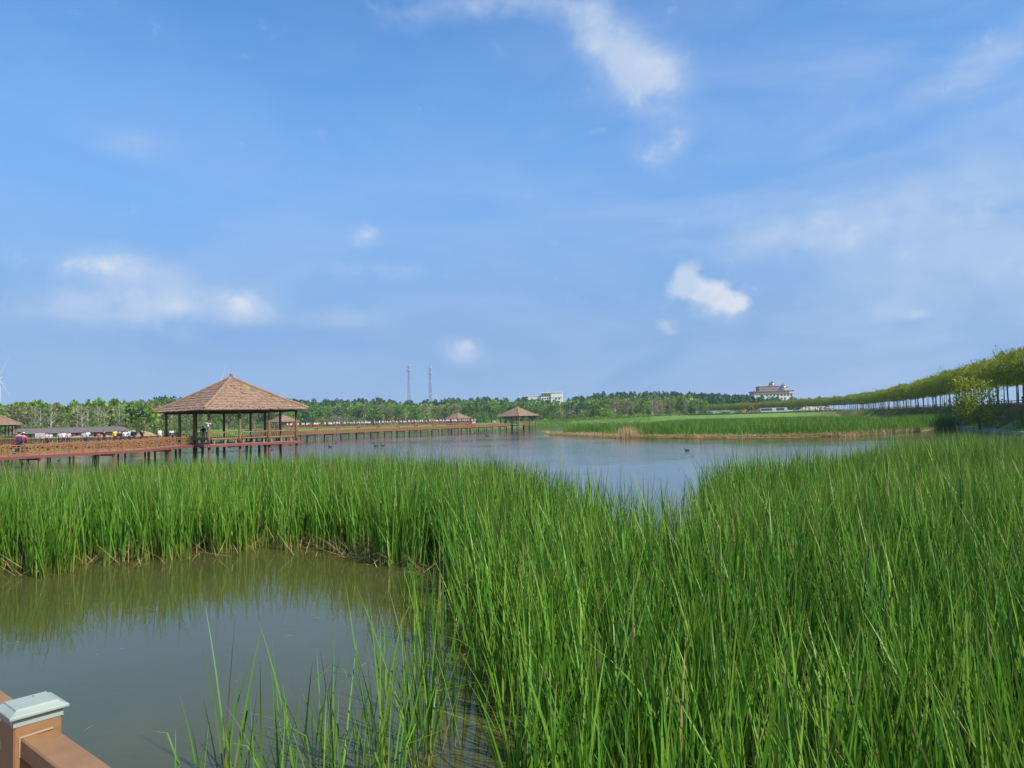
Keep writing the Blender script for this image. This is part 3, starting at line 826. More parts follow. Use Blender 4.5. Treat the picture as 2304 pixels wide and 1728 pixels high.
TP['rust', 1] = make_tree('rust', 7.0, 0.8, 3.4, 16, 420, 0.30, 0.7, M['leaf_rust'], M['bark'], 98, 0.8, 'dome', 0.16, 2, fill=0.25)
def plant(kind, i, x, y, z, s, name, label, cat, group, sz=None, rz=None):
    tm, cm = TP[kind, i]
    o = empty(name, (x, y, z), random.uniform(0, 6.28) if rz is None else rz, label=label, cat=cat, group=group)
    o.scale = (s, s, sz or s)
    link_mesh('trunk', tm, o)
    if cm:
        link_mesh('crown', cm, o)
    return o
# the row of young willows along the embankment road
ROWL = [(64, 82), (71, 102), (111, 220), (151, 340), (152, 420), (140, 490), (118, 540)]
def along(poly, step, off=0.0):
    outp, carry = [], 0.0
    for (x0, y0), (x1, y1) in zip(poly[:-1], poly[1:]):
        L = math.hypot(x1 - x0, y1 - y0)
        tx, ty = (x1 - x0) / L, (y1 - y0) / L
        s = carry
        while s < L:
            outp.append((x0 + tx * s + ty * off, y0 + ty * s - tx * off, math.atan2(ty, tx)))
            s += step
        carry = s - L
    return outp
rr = random.Random(3)
nrow = 0
for off, st in ((0.0, 3.45), (3.2, 3.45)):
    for x, y, a in along(ROWL, st, off):
        nrow += 1
        x, y = x + rr.uniform(-.4, .4), y + rr.uniform(-.6, .6)
        z = float(ground_z([(x, y)])[0])
        s = rr.uniform(0.97, 1.05) * (1 - 0.18 * float(smst(np.array(y), 100, 230)) + 0.06 * float(smst(np.array(y), 240, 340)))
        plant('row', rr.randrange(5), x, y, z, s, 'willow_tree',
              'young willow in the dense clipped-looking row along the embankment road' if off == 0 else 'young willow in the second line of the embankment row, on the road side',
              'tree', 'willows along the embankment road' if off == 0 else 'second line of willows along the embankment road', s * rr.uniform(0.95, 1.04))
# far-shore woods: the front trees one by one
fr_ = random.Random(21)
LAB = {'green': 'fresh green broad-crowned tree in the wood across the water', 'olive': 'slender olive-leaved tree with a pale trunk in the far wood', 'dark': 'dark bluish-green bushy tree in the far wood',
       'bare': 'pale-trunked nearly bare tree standing at the edge of the far wood', 'shrub': 'low rounded shrub at the foot of the far wood', 'rust': 'greyish-brown twiggy tree at the edge of the far wood'}
GRP = {'green': 'green trees of the far wood', 'olive': 'olive trees of the far wood', 'dark': 'dark trees of the far wood', 'bare': 'bare pale trees of the far wood', 'shrub': 'shrubs below the far wood', 'rust': 'brown twiggy trees of the far wood'}
NM = {'green': 'broadleaf_tree', 'olive': 'poplar_tree', 'dark': 'dark_tree', 'bare': 'bare_tree', 'shrub': 'shrub', 'rust': 'twiggy_tree'}
HT = {'green': 12.0, 'olive': 11.5, 'dark': 10.0, 'bare': 12.0, 'shrub': 5.0}
def wood(px, D, kind, ytop):
    x, y = XY(px, D)
    z = float(ground_z([(x, y)])[0])
    hgt = (yh(px) - ytop) * D / 1700 + EYE - z
    i = fr_.randrange(4)
    sz = hgt / HT[kind]
    plant(kind, i, x, y, z, sz * fr_.uniform(0.85, 1.1), NM[kind], LAB[kind], 'tree' if kind != 'shrub' else 'shrub', GRP[kind], sz)
def shoreD(px):
    return np.interp(px, [-100, 0, 200, 330, 400, 450, 700, 1000, 1240, 1350, 1500, 1600], [215, 218, 232, 258, 300, 455, 500, 495, 430, 408, 372, 350])
px = -30.0
while px < 1590:
    wleft = px < 340
    kinds = (['olive'] * 4 + ['bare'] * 4 + ['green'] * 3) if px < 200 else (['green'] * 4 + ['bare'] * 3 + ['olive'] * 2) if px < 340 else (['bare'] * 3 + ['green'] * 3 + ['olive']) if px < 480 else \
        (['green'] * 6 + ['olive'] * 2 + ['bare']) if px < 1100 else (['green'] * 4 + ['dark'] * 2 + ['olive']) if px < 1380 else (['olive'] * 4 + ['bare'] * 2 + ['green'] * 2)
    D = shoreD(px) + fr_.uniform(4, 40)
    yt = prof(px) + (fr_.uniform(-3, 9) if wleft else fr_.uniform(9, 20))
    wood(px, D, fr_.choice(kinds), yt)
    px += fr_.uniform(7, 15) if wleft else fr_.uniform(8, 13)
px = -20.0
while px < 1590:                               # understorey and second rank
    D = shoreD(px) + fr_.uniform(1, 8)
    wood(px, D, 'shrub' if fr_.random() < 0.7 else ('dark' if px > 1150 else 'bare'), yh(px) - fr_.uniform(12, 24))
    px += fr_.uniform(14, 26)
for px, D, k, w_ in ((1385, 415, 0, 1.0), (1480, 392, 0, 0.9), (755, 490, 1, 1.1), (810, 492, 1, 0.8)):
    x, y = XY(px, D)
    plant('rust', k, x, y, float(ground_z([(x, y)])[0]), w_, NM['rust'], LAB['rust'], 'tree', GRP['rust'])
for px, yt, D, lb in ((352, 893, 330, 'leftmost of three tall dark trees left of the big pavilion roof'), (372, 887, 335, 'tallest of three dark trees left of the big pavilion roof'), (385, 895, 340, 'tall dark tree just touching the big pavilion roof on its left'),
                      (848, 891, 560, 'tall round dark tree standing out left of the two masts'), (862, 897, 565, 'lower dark tree right against the tall round one left of the masts'), (1090, 891, 580, 'dark tree rising above the wood midway between mast and cream block'),
                      (1134, 893, 570, 'dark tree rising above the wood left of the cream block'), (1178, 892, 575, 'dark tree in front of the low left wing of the cream block')):
    x, y = XY(px, D)
    z = float(ground_z([(x, y)])[0])
    hgt = (yh(px) - yt) * D / 1700 + EYE - z
    plant('dark', fr_.randrange(4), x, y, z, hgt / 13, 'dark_tree', lb, 'tree', 'tall dark trees above the far wood', hgt / 10)
# the wood behind them reads as one mass
def mass(name, Ptree, hts, rads, mat, per, lw, rg, tintm):
    Z = ground_z(Ptree)
    n = len(Ptree)
    c = np.repeat(np.column_stack([Ptree, Z]), per, 0)
    hh, rr_ = np.repeat(hts, per), np.repeat(rads, per)
    N = n * per
    th = rg.uniform(0, 2 * np.pi, N)
    u = rg.uniform(0.0, 1, N) ** 0.8
    pr = np.sqrt(np.clip(1 - u ** 2.2, 0, 1)) * rg.uniform(0.55, 1.08, N)
    ctr = c + np.column_stack([np.cos(th) * rr_ * pr, np.sin(th) * rr_ * pr, hh * (0.18 + 0.84 * u)])
    d = rg.normal(0, 1, (N, 3)) + np.array([0, 0, 0.5]); d /= np.linalg.norm(d, axis=1)[:, None]
    e = np.cross(d, rg.normal(0, 0.8, (N, 3)) + np.array([0, 0, 1.0])); e /= np.linalg.norm(e, axis=1)[:, None]
    l = (lw * rg.uniform(0.7, 1.5, N))[:, None]
    V = np.stack([ctr - d * l, ctr + e * l * 0.6, ctr + d * l, ctr - e * l * 0.6], 1).reshape(-1, 3)
    col = np.zeros((N, 4, 4))
    col[..., 0] = np.clip(np.repeat(tintm + rg.normal(0, 0.14, n), per) + rg.normal(0, 0.12, N), 0, 1)[:, None]
    col[..., 3] = 1
    return V, np.arange(N * 4).reshape(-1, 4), col.reshape(-1, 4)
wr = np.random.default_rng(17)
def hillpts(n, p0, p1, d0, d1):
    pxs, Ds = wr.uniform(p0, p1, n), d0 + (d1 - d0) * wr.random(n) ** 1.3
    return np.array([XY(a, b) for a, b in zip(pxs, Ds)])
Pg = np.concatenate([hillpts(640, 330, 1560, 522, 640), hillpts(260, -150, 345, 262, 330)])
V, Q, A = mass('w', Pg, wr.uniform(9, 12.5, len(Pg)), wr.uniform(2.6, 3.8, len(Pg)), None, 130, 0.75, wr, 0.45 + 0.2 * wob(Pg, 40))
tag(link_mesh('woodland', np_mesh('woodland', V, Q, M['leaf_green'], A)), 'mid-green woodland canopy massed behind the shore trees', 'woodland', kind='stuff')
Ph = np.concatenate([hillpts(900, 250, 1860, 640, 860), hillpts(260, 1270, 1720, 560, 720), hillpts(150, -250, 420, 360, 600)])
V, Q, A = mass('w', Ph, wr.uniform(9, 13.5, len(Ph)), wr.uniform(2.4, 3.8, len(Ph)), None, 120, 0.75, wr, 0.4 + 0.25 * wob(Ph, 60))
tag(link_mesh('hill_woodland', np_mesh('hill_woodland', V, Q, M['leaf_dark'], A)), 'dark green wood covering the low hill on the skyline', 'woodland', kind='stuff')
# bush standing on the bank before the willow row
bt = make_tree('bank_bush', 7.2, 0.6, 2.3, 26, 2600, 0.20, 0.42, M['leaf_row'], M['bark_dark'], 141, 0.45, 'dome', 0.10, 2, fill=0.3)
TP['bank', 0] = bt
x, y = XY(2200, 106)
plant('bank', 0, x, y, 0.5, 1.0, 'bank_bush', 'tall yellow-green bush on the stone bank in front of the willow row', 'bush', None, 1.0, 0.4)
x, y = XY(2170, 121)
plant('bank', 0, x, y, 0.9, 0.55, 'bank_bush', 'small dark bush beside the tall yellow-green one on the bank', 'bush', None, 0.6, 2.4)
x, y = XY(2092, 128)
dk = sample([(x - 3.5, y - 6), (x + 3.5, y - 3), (x + 4, y + 8), (x - 3, y + 6)], 55, rng)
VV = blades(np.column_stack([dk, np.zeros(len(dk))]), rng.uniform(1.7, 2.7, len(dk)), np.full(len(dk), 0.05), rng.uniform(0, 6.28, len(dk)), np.abs(rng.normal(0, 0.2, len(dk))), np.abs(rng.normal(0, 0.15, len(dk))), 3, np.clip(rng.normal(0.35, 0.15, len(dk)), 0, 1), rng, 0)
tag(link_mesh('dark_sedge', np_mesh('dark_sedge', VV[0], VV[1], M['reed_far'], VV[2])), 'dark green tussock of sedge at the end of the reed island', 'sedge', kind='stuff')
# rough grass on the embankment slope
BK = [(50, 76), (55.8, 82), (67.2, 110), (75.5, 130), (100, 205), (118, 290), (126, 288), (111, 205), (88, 136), (80, 110), (68, 80), (62, 70)]
Pb = sample(BK, 60, rng, lambda P: smst(pdist(P, LAKE), 0.9, 1.5) * np.clip(140 / P[:, 1], 0.3, 1))
nb_ = len(Pb)
VB = blades(np.column_stack([Pb, ground_z(Pb)]), rng.uniform(0.3, 0.8, nb_) * (1 - 0.6 * smst(pdist(Pb, LAKE), 4, 8)), np.full(nb_, 0.05), rng.uniform(0, 6.28, nb_), np.abs(rng.normal(0.15, 0.15, nb_)), np.abs(rng.normal(0.1, 0.15, nb_)), 3, np.clip(0.55 + 0.35 * wob(Pb, 6) + rng.normal(0, 0.2, nb_), 0, 1), rng, 0.05)
M['bank_grass'] = leafy('bank_grass', [(0.08, 0.16, 0.02), (0.15, 0.20, 0.035), (0.23, 0.21, 0.07), (0.30, 0.24, 0.11)], 0.3, 0.02, rnd=0)
tag(link_mesh('bank_grass', np_mesh('bank_grass', VB[0], VB[1], M['bank_grass'], VB[2])), 'rough yellow-green grass on the slope below the willow row', 'grass', kind='stuff')

# ------------------------------------------------------------------ the railing and deck the viewer stands at
DZ = 1.6
dv, nv = Vector((0.753, -0.658, 0)), Vector((0.658, 0.753, 0))
dv.normalize(); nv.normalize()
ra = math.atan2(dv.y, dv.x)
PW = 0.084
pc = atY(87, 1640, 1.5); P0 = Vector((pc.x, 1.5, 0)) - dv * PW / 2
ZP = atY(34, 1636, 1.5 - 0.753 * PW / 2).z
ZR = atY(51.5, 1661, 1.5 - 0.753 * 0.031).z
def frusta(mb, levels, mi=0):
    vs, fs = [], []
    for hx, z in levels:
        vs += [(-hx, -hx, z), (hx, -hx, z), (hx, hx, z), (-hx, hx, z)]
    n = len(levels)
    for i in range(n - 1):
        for k in range(4):
            j = (k + 1) % 4
            fs.append((i * 4 + k, i * 4 + j, i * 4 + 4 + j, i * 4 + 4 + k))
    fs += [(3, 2, 1, 0), tuple(range(n * 4 - 4, n * 4))]
    mb.add(vs, fs, mi)
rail = empty('wooden_railing', (P0.x, P0.y, DZ), ra, label='brown painted railing with white post caps right beside the viewer', cat='railing')
mb = MB(); mb.box((0, 0, (ZP - DZ) / 2), (PW, PW, ZP - DZ), bev=0.003)
post_me = mb.mesh('post', M['wood_near'])
mb = MB()
frusta(mb, [(q_ * 0.84, z_) for q_, z_ in [(0.0515, -0.002), (0.0515, 0.009), (0.050, 0.0095), (0.050, 0.0135), (0.0605, 0.0138), (0.0612, 0.015), (0.0612, 0.0185), (0.060, 0.0198), (0.0455, 0.0255), (0.0445, 0.0275), (0.0435, 0.0285), (0.040, 0.0290)]])
mb.lathe([(0.0, 0.0295), (0.0022, 0.0294), (0.0024, 0.0288)], (-0.024, 0.010, 0), 8, 1)
cap_me = mb.mesh('post_cap', [M['white'], M['glass']])
mb = MB()
L = 1.8 - PW
mb.box((PW / 2 + L / 2, 0, ZR - DZ - 0.019), (L - 0.002, 0.062, 0.038), bev=0.003)
rail_me = mb.mesh('top_rail', M['wood_near'])
mb = MB(); mb.box((PW / 2 + L / 2, 0, 0.12), (L - 0.002, 0.05, 0.045), bev=0.003)
low_me = mb.mesh('bottom_rail', M['wood_near'])
def lattice(mb, x0, x1, z0, z1, th, w):
    mx, mz = (x0 + x1) / 2, (z0 + z1) / 2
    ax, bx = x0 + (x1 - x0) * 0.24, x1 - (x1 - x0) * 0.24
    az_, bz_ = z0 + (z1 - z0) * 0.22, z1 - (z1 - z0) * 0.22
    for a, b in (((ax, az_), (bx, az_)), ((ax, bz_), (bx, bz_)), ((ax, az_), (ax, bz_)), ((bx, az_), (bx, bz_)), ((x0, z0), (ax, az_)), ((x1, z0), (bx, az_)), ((x0, z1), (ax, bz_)), ((x1, z1), (bx, bz_)),
                 ((mx, z0), (mx, az_)), ((mx, bz_), (mx, z1)), ((x0, mz), (ax, mz)), ((bx, mz), (x1, mz))):
        mb.bar((a[0], 0, a[1]), (b[0], 0, b[1]), th, w)
mb = MB(); lattice(mb, PW / 2, PW / 2 + L, 0.15, ZR - DZ - 0.05, 0.028, 0.03)
lat_me = mb.mesh('lattice_panel', M['wood_near'])
mb = MB()
for a, b in (((PW / 2 + .001, -0.033), (PW / 2 + .001, 0.025)),):
    mb.bar((a[0], a[1], ZR - DZ + 0.001), (b[0], b[1], ZR - DZ + 0.003), 0.003)
mb.bar((PW / 2 + .001, -0.0325, ZR - DZ - 0.036), (PW / 2 + .001, -0.0325, ZR - DZ + 0.002), 0.0025)
caulk_me = mb.mesh('caulk_bead', M['caulk'])
for k in range(-5, 4):
    link_mesh('post', post_me, rail, (k * 1.8, 0, 0))
    c = link_mesh('post_cap', cap_me, rail, (k * 1.8, 0, ZP - DZ))
    if k < 3:
        link_mesh('top_rail', rail_me, rail, (k * 1.8, 0, 0))
        link_mesh('bottom_rail', low_me, rail, (k * 1.8, 0, 0))
        link_mesh('lattice_panel', lat_me, rail, (k * 1.8, 0, 0))
        link_mesh('caulk_bead', caulk_me, rail, (k * 1.8, 0, 0))
deck = empty('viewing_boardwalk', (P0.x, P0.y, DZ), ra, label='plank boardwalk under the viewer, behind the brown railing', cat='boardwalk')
mb = MB(); mb.box((0, -1.2, -0.02), (0.136, 2.7, 0.035), bev=0.004)
pl_me = mb.mesh('plank', M['plank'])
for k in range(-60, 38):
    link_mesh('plank', pl_me, deck, (k * 0.145, 0, 0))
mb = MB()
for yy in (0.08, -1.2, -2.48):
    mb.box((-1.6, yy, -0.14), (14.2, 0.1, 0.2))
mb.build('joist', M['red'], deck)
mb = MB(); mb.tube([(0, 0, -0.24), (0, 0, -2.6)], 0.1, 8)
pm = mb.mesh('pile', M['pile'])
for k in range(-3, 3):
    for yy in (-0.15, -2.3):
        link_mesh('pile', pm, deck, (k * 2.7 + 0.9, yy, 0))

# ------------------------------------------------------------------ boardwalks over the lake
def boardwalk(name, label, nodes, width, side, step, bent, detail, rmat='wood', rail_h=0.9, pile_r=0.11, group=None, pmat='pile', bmat='red', infill=True):
    """nodes: (x, y, z) of the edge facing the viewer; the deck lies on the other side"""
    nodes = [Vector(q) for q in nodes]
    root = empty(name, nodes[0], 0, label=label, cat='boardwalk', group=group)
    o = nodes[0]
    dk, bm_, pst = MB(), MB(), []
    tr_, br_, la = MB(), MB(), []
    for a, b in zip(nodes[:-1], nodes[1:]):
        a, b = a - o, b - o
        t = (b - a); Lg = t.length; t.normalize()
        q = Vector((-t.y, t.x, 0)).normalized() * side * width
        dk.add([a, b, b + q, a + q, a - Vector((0, 0, .08)), b - Vector((0, 0, .08)), b + q - Vector((0, 0, .08)), a + q - Vector((0, 0, .08))],
               [(0, 1, 2, 3), (7, 6, 5, 4), (0, 4, 5, 1), (3, 2, 6, 7), (0, 3, 7, 4), (1, 5, 6, 2)])
        for s_ in (-0.02, 1.02):
            bm_.bar(a + q * s_ - Vector((0, 0, .12)), b + q * s_ - Vector((0, 0, .12)), 0.10, 0.20)
        nb = max(1, round(Lg / step))
        for s_, ins in ((0.03, 0), (0.97, 1)):
            for k in range(nb):
                p0, p1 = a + (b - a) * (k / nb) + q * s_, a + (b - a) * ((k + 1) / nb) + q * s_
                pst.append(p0)
                la.append((p0, p1))
            pst.append(b + q * s_)
            u = Vector((0, 0, 1))
            tr_.bar(a + q * s_ + u * (rail_h - .04), b + q * s_ + u * (rail_h - .04), 0.08, 0.07)
            br_.bar(a + q * s_ + u * 0.12, b + q * s_ + u * 0.12, 0.05, 0.06)
        nbt = max(1, round(Lg / bent))
        for k in range(nbt):
            c = a + (b - a) * ((k + 0.5) / nbt)
            cb = MB(); cb.bar(c + q * 0.0 - Vector((0, 0, .30)), c + q - Vector((0, 0, .30)), 0.16, 0.16)
            cb.build('cross_beam', M[bmat], root)
            for s_ in (0.06, 0.94):
                pb = MB(); pp = c + q * s_
                pb.tube([pp - Vector((0, 0, .2)), Vector((pp.x, pp.y, -0.8 - o.z))], pile_r, 8)
                pb.build('pile', M[pmat], root)
    dk.build('deck', M['plank'], root)
    bm_.build('edge_beam', M[bmat], root)
    tr_.build('top_rail', M[rmat], root)
    br_.build('bottom_rail', M[rmat], root)
    u = Vector((0, 0, 1))
    if detail:
        pm = MB(); pm.box((0, 0, rail_h / 2), (0.12, 0.12, rail_h + 0.06)); pme = pm.mesh('railing_post', M[rmat])
        cm = MB(); cm.box((0, 0, rail_h + 0.05), (0.16, 0.16, 0.035)); cme = cm.mesh('post_cap', M['white'])
        for p in pst:
            po = link_mesh('railing_post', pme, root, p)
            link_mesh('post_cap', cme, po)
        cache = {}
        for p0, p1 in la:
            d_ = p1 - p0
            hl = math.hypot(d_.x, d_.y)
            key = round(hl, 2)
            if key not in cache:
                lm = MB(); lattice(lm, 0.06, hl - 0.06, 0.15, rail_h - 0.08, 0.07, 0.05)
                cache[key] = lm.mesh('lattice_panel', M[rmat])
            lo = link_mesh('lattice_panel', cache[key], root, p0, math.atan2(d_.y, d_.x))
            if abs(d_.z) > 0.01:
                lo.rotation_euler = (0, -math.atan2(d_.z, hl), math.atan2(d_.y, d_.x))
    else:
        rp = MB()
        lm = MB()
        for p in pst:
            rp.box(p + u * (rail_h / 2), (0.13, 0.13, rail_h + 0.06))
        for p0, p1 in (la if infill else []):
            lm.bar(p0 + u * 0.15, p1 + u * (rail_h - 0.1), 0.11)
            lm.bar(p0 + u * (rail_h - 0.1), p1 + u * 0.15, 0.11)
            m_ = (p0 + p1) / 2
            lm.bar(m_ + u * 0.12, m_ + u * (rail_h - 0.06), 0.1)
            lm.bar(p0 + u * 0.42, p1 + u * 0.42, 0.09)
        tag(rp.build('railing_post', M[rmat], root), kind='stuff')
        if infill:
            tag(lm.build('lattice_infill', M[rmat], root), kind='stuff')
    return root
PC = Vector((*XY(521, 74.5), 1.75))
def on(px, D, z):
    return (*XY(px, D), z)
boardwalk('boardwalk', 'nearer lattice-railed boardwalk on red piles leading to the big thatched pavilion', [on(-230, 47, DZ), on(330, 63.3, DZ), on(434, 69.2, 1.75)], 2.4, 1, 1.15, 5.6, True, rail_h=0.8)
boardwalk('boardwalk', 'rear boardwalk with the line of visitors, behind the nearer boardwalk', [on(-160, 112, DZ), on(310, 81.5, DZ), on(382, 77.5, 1.75)], 2.6, 1, 1.3, 5.6, True)
boardwalk('boardwalk', 'long far boardwalk on dark piles ending at the far thatched pavilion', [on(608, 146, 1.4), on(690, 166, 1.4), on(1118, 258, 1.4), on(1152, 265.5, 1.5)], 2.6, 1, 1.7, 6.2, False, rail_h=0.8, pile_r=0.14, pmat='far_pile', bmat='far_beam')
boardwalk('boardwalk', 'raised dark-railed walkway carrying the crowd in white and red', [on(560, 262, 2.35), on(690, 280, 2.35), on(1000, 318, 2.4), on(1075, 330, 2.2)], 2.6, 1, 2.2, 9.0, False, rmat='maroonband', rail_h=0.45, pile_r=0.12, pmat='far_pile', bmat='far_beam', infill=False)

# ------------------------------------------------------------------ thatched pavilions
RP, RE, TH = 6.3, 7.5, math.radians(272.8)
ZE, ZA = 3.12, 6.35                       # eave and apex above the pavilion floor
corner = lambda k, r: Vector((math.cos(TH + k * math.pi / 2) * r, math.sin(TH + k * math.pi / 2) * r, 0))
pav = empty('thatched_pavilion', PC, 0, label='large square thatched pavilion on red piles over the water, nearest of the pavilions', cat='pavilion')
mb = MB()
q = [corner(k, RP + 0.35) for k in range(4)]
mb.add(q + [p - Vector((0, 0, .08)) for p in q], [(0, 1, 2, 3), (7, 6, 5, 4)] + [(k, k + 4, (k + 1) % 4 + 4, (k + 1) % 4) for k in range(4)])
mb.build('floor', M['plank'], pav)
for k in range(4):
    a, b = corner(k, RP + 0.42), corner(k + 1, RP + 0.42)
    e = (b - a).normalized() * 0.35
    mb = MB(); mb.bar(a - e * (k % 2 == 0) - Vector((0, 0, .13)), b + e * (k % 2 == 0) - Vector((0, 0, .13)), 0.12, 0.22)
    mb.build('edge_beam', M['red'], pav)
mb = MB()
for s_ in (-.6, -.2, .2, .6):
    mb.bar(corner(0, RP) * (1 - abs(s_)) + corner(1, RP) * max(s_, 0) + corner(3, RP) * max(-s_, 0) - Vector((0, 0, .28)), corner(2, RP) * (1 - abs(s_)) + corner(1, RP) * max(s_, 0) + corner(3, RP) * max(-s_, 0) - Vector((0, 0, .28)), 0.14, 0.14)
tag(mb.build('floor_beam', M['red'], pav), kind='stuff')
posts = []
prg = random.Random(4)
for k in range(4):
    for j in range(3):
        p = corner(k, RP) * (1 - j / 3) + corner(k + 1, RP) * (j / 3)
        posts.append(p)
pm_ = []
for v in range(3):
    mb = MB()
    mb.tube([(prg.uniform(-.015, .015), prg.uniform(-.015, .015), z) for z in (0, 0.6, 1.2, 1.9, 2.5, 3.05)], [0.135, 0.128, 0.13, 0.122, 0.12, 0.115], 10)
    pm_.append(mb.mesh('log_post', M['log'], True))
for i, p in enumerate(posts):
    link_mesh('log_post', pm_[i % 3], pav, p, i * 1.3)
for i, p in enumerate(posts):
    mb = MB(); mb.tube([(0, 0, -0.22), (0, 0, -2.6)], 0.13, 8)
    link_mesh('pile', mb.mesh('pile', M['pile']), pav, p)
for a in (0.33, -0.33):
    for b in (0.33, -0.33):
        mb = MB(); mb.tube([(0, 0, -0.22), (0, 0, -2.6)], 0.13, 8)
        mb.build('pile', M['pile'], pav, corner(0, RP * a) + corner(1, RP * b))
mb = MB()
for k in range(4):
    a, b = corner(k, RP), corner(k + 1, RP)
    mb.bar(a + Vector((0, 0, 3.02)), b + Vector((0, 0, 3.02)), 0.16, 0.2)
    mb.bar(corner(k, RE - 0.2) + Vector((0, 0, ZE - 0.02)), Vector((0, 0, ZA - 0.15)), 0.12, 0.14)
    for j in range(1, 12):
        p = corner(k, RE - 0.15) * (1 - j / 12) + corner(k + 1, RE - 0.15) * (j / 12)
        mb.bar(p + Vector((0, 0, ZE)), p * (abs(j - 6) / 6 * 0.0 + 0.12) + Vector((0, 0, ZA - 0.5)), 0.06, 0.08)
mb.build('roof_frame', M['darktimber'], pav)
trg = np.random.default_rng(8)
NC = 12
def roof_z(u):                             # u 0 at eave .. 1 apex, slightly concave
    return ZE + (ZA - ZE) * (u + 0.10 * u * (u - 1))
for k in range(4):
    a, b = corner(k, RE), corner(k + 1, RE)
    for c in range(NC):
        u0, u1 = max(0, c / NC - 0.012), min(1.0, (c + 1.35) / NC)
        mseg = max(3, int(44 * (1 - u0)))
        mb = MB()
        V_, F_ = [], []
        nrm = ((a + b) / 2).normalized() * 0.42 + Vector((0, 0, 0.9))
        for j in range(mseg + 1):
            f = j / mseg
            rag = trg.normal(0, 0.010) if 0 < j < mseg else 0
            uu = np.clip(u0 + rag - (0.02 if c == 0 else 0) * abs(trg.normal()), -0.03, 1)
            lo = (a * (1 - f) + b * f) * (1 - uu)
            hi = (a * (1 - f) + b * f) * (1 - u1)
            lift = 0.085 + trg.uniform(-0.025, 0.035)
            V_ += [tuple(lo + Vector((0, 0, roof_z(max(uu, 0)) - (0.04 if c == 0 else 0))) + nrm * lift), tuple(hi + Vector((0, 0, roof_z(u1))) + nrm * 0.02),
                   tuple(lo + Vector((0, 0, roof_z(max(uu, 0)) - 0.03)) - nrm * 0.02)]
        for j in range(mseg):
            i0 = j * 3
            F_ += [(i0, i0 + 3, i0 + 4, i0 + 1), (i0 + 2, i0 + 5, i0 + 3, i0)]
        mb.add(V_, F_)
        # loose straw bundles poking out along the course
        for _ in range(int(46 * (1 - u0))):
            f, uu = trg.random(), u0 + trg.random() / NC
            if uu > 0.97:
                continue
            w_ = trg.uniform(0.02, 0.06); lft = 0.10 + trg.uniform(0, 0.05)
            c0 = (a * (1 - f) + b * f) * (1 - uu)
            tn = (b - a).normalized()
            dn = (c0.normalized() * 0.9 + tn * trg.normal(0, 0.25))
            ln = trg.uniform(0.15, 0.5)
            p0 = c0 + Vector((0, 0, roof_z(uu))) + nrm * lft
            p1 = p0 + dn * ln + Vector((0, 0, -0.42 * ln))
            mb.add([p0 - tn * w_, p0 + tn * w_, p1 + tn * w_ * .4 + nrm * 0.02, p1 - tn * w_ * .4 + nrm * 0.02], [(0, 1, 2, 3)])
        mb.build('thatch_course', M['thatch'], pav)
    mb = MB()
    hp = [corner(k, RE * (1 - u)) + Vector((0, 0, roof_z(u) + 0.12)) for u in np.linspace(0, 0.98, 9)]
    mb.tube([p + Vector((0, 0, trg.normal(0, 0.02))) for p in hp], [0.17, 0.15, 0.16, 0.15, 0.16, 0.15, 0.15, 0.14, 0.14], 6)
    mb.build('hip_ridge', M['thatch'], pav)
mb = MB()
mb.lathe([(0.34, -0.42), (0.22, -0.05), (0.15, 0.05), (0.14, 0.42), (0.0, 0.44)], (0, 0, ZA), 10)
mb.build('finial', M['log'], pav)
# log benches with slatted backs between the posts (open on the two sides the walkways come in)
brg = random.Random(9)
for k in range(4):
    for j in range(3):
        if (k == 3 and j == 1) or (k == 2 and j == 2):
            continue
        a = corner(k, RP) * (1 - j / 3) + corner(k + 1, RP) * (j / 3)
        b = corner(k, RP) * (1 - (j + 1) / 3) + corner(k + 1, RP) * ((j + 1) / 3)
        t_ = (b - a).normalized()
        inn = -((a + b) / 2).normalized()
        a2, b2 = a + t_ * 0.18, b - t_ * 0.18
        u = Vector((0, 0, 1))
        mb = MB()
        mb.tube([a2 + u * 1.06, (a2 + b2) / 2 + u * 1.07, b2 + u * 1.05], 0.045, 6)
        mb.tube([a2 + inn * .05 + u * 0.50, b2 + inn * .05 + u * 0.50], 0.045, 6)
        nsl = 13
        for i in range(nsl):
            p = a2 + (b2 - a2) * ((i + 0.5) / nsl)
            mb.tube([p + u * 0.50 + inn * 0.04 + t_ * brg.uniform(-.03, .03), p + u * 1.05 + t_ * (0.07 + brg.uniform(-.04, .04))], 0.026, 5)
        bn = mb.build('bench_back', M['pale_log'], pav)
        mb = MB(); mb.box((0, 0, 0), ((b2 - a2).length, 0.36, 0.06), bev=0.01)
        s_ = mb.build('bench_seat', M['pale_log'], pav, (a2 + b2) / 2 + inn * 0.26 + u * 0.43, math.atan2(t_.y, t_.x))
        for f in (0.1, 0.5, 0.9):
            mb = MB(); mb.tube([(0, 0, 0), (0, 0, 0.41)], 0.09, 8)
            mb.build('bench_leg', M['pale_log'], pav, a2 + (b2 - a2) * f + inn * 0.2)
far_skip = ('bench_leg', 'bench_seat')
for px, D, z, rz, lab in ((1165, 270, 1.55, 0.0, 'far thatched pavilion at the right end of the long boardwalk'), (638, 350, 2.2, 0.0, 'small-looking far pavilion seen under the eave of the near pavilion'),
                          (1031, 424, 1.9, 0.02, 'farthest pavilion, behind the right end of the crowd'), (-38, 145, 1.75, -0.05, 'thatched pavilion cut off by the left edge of the photo')):
    c = copy_tree(pav, None, far_skip)
    c.location = on(px, D, z)
    c.rotation_euler = (0, 0, rz)
    c['label'] = lab
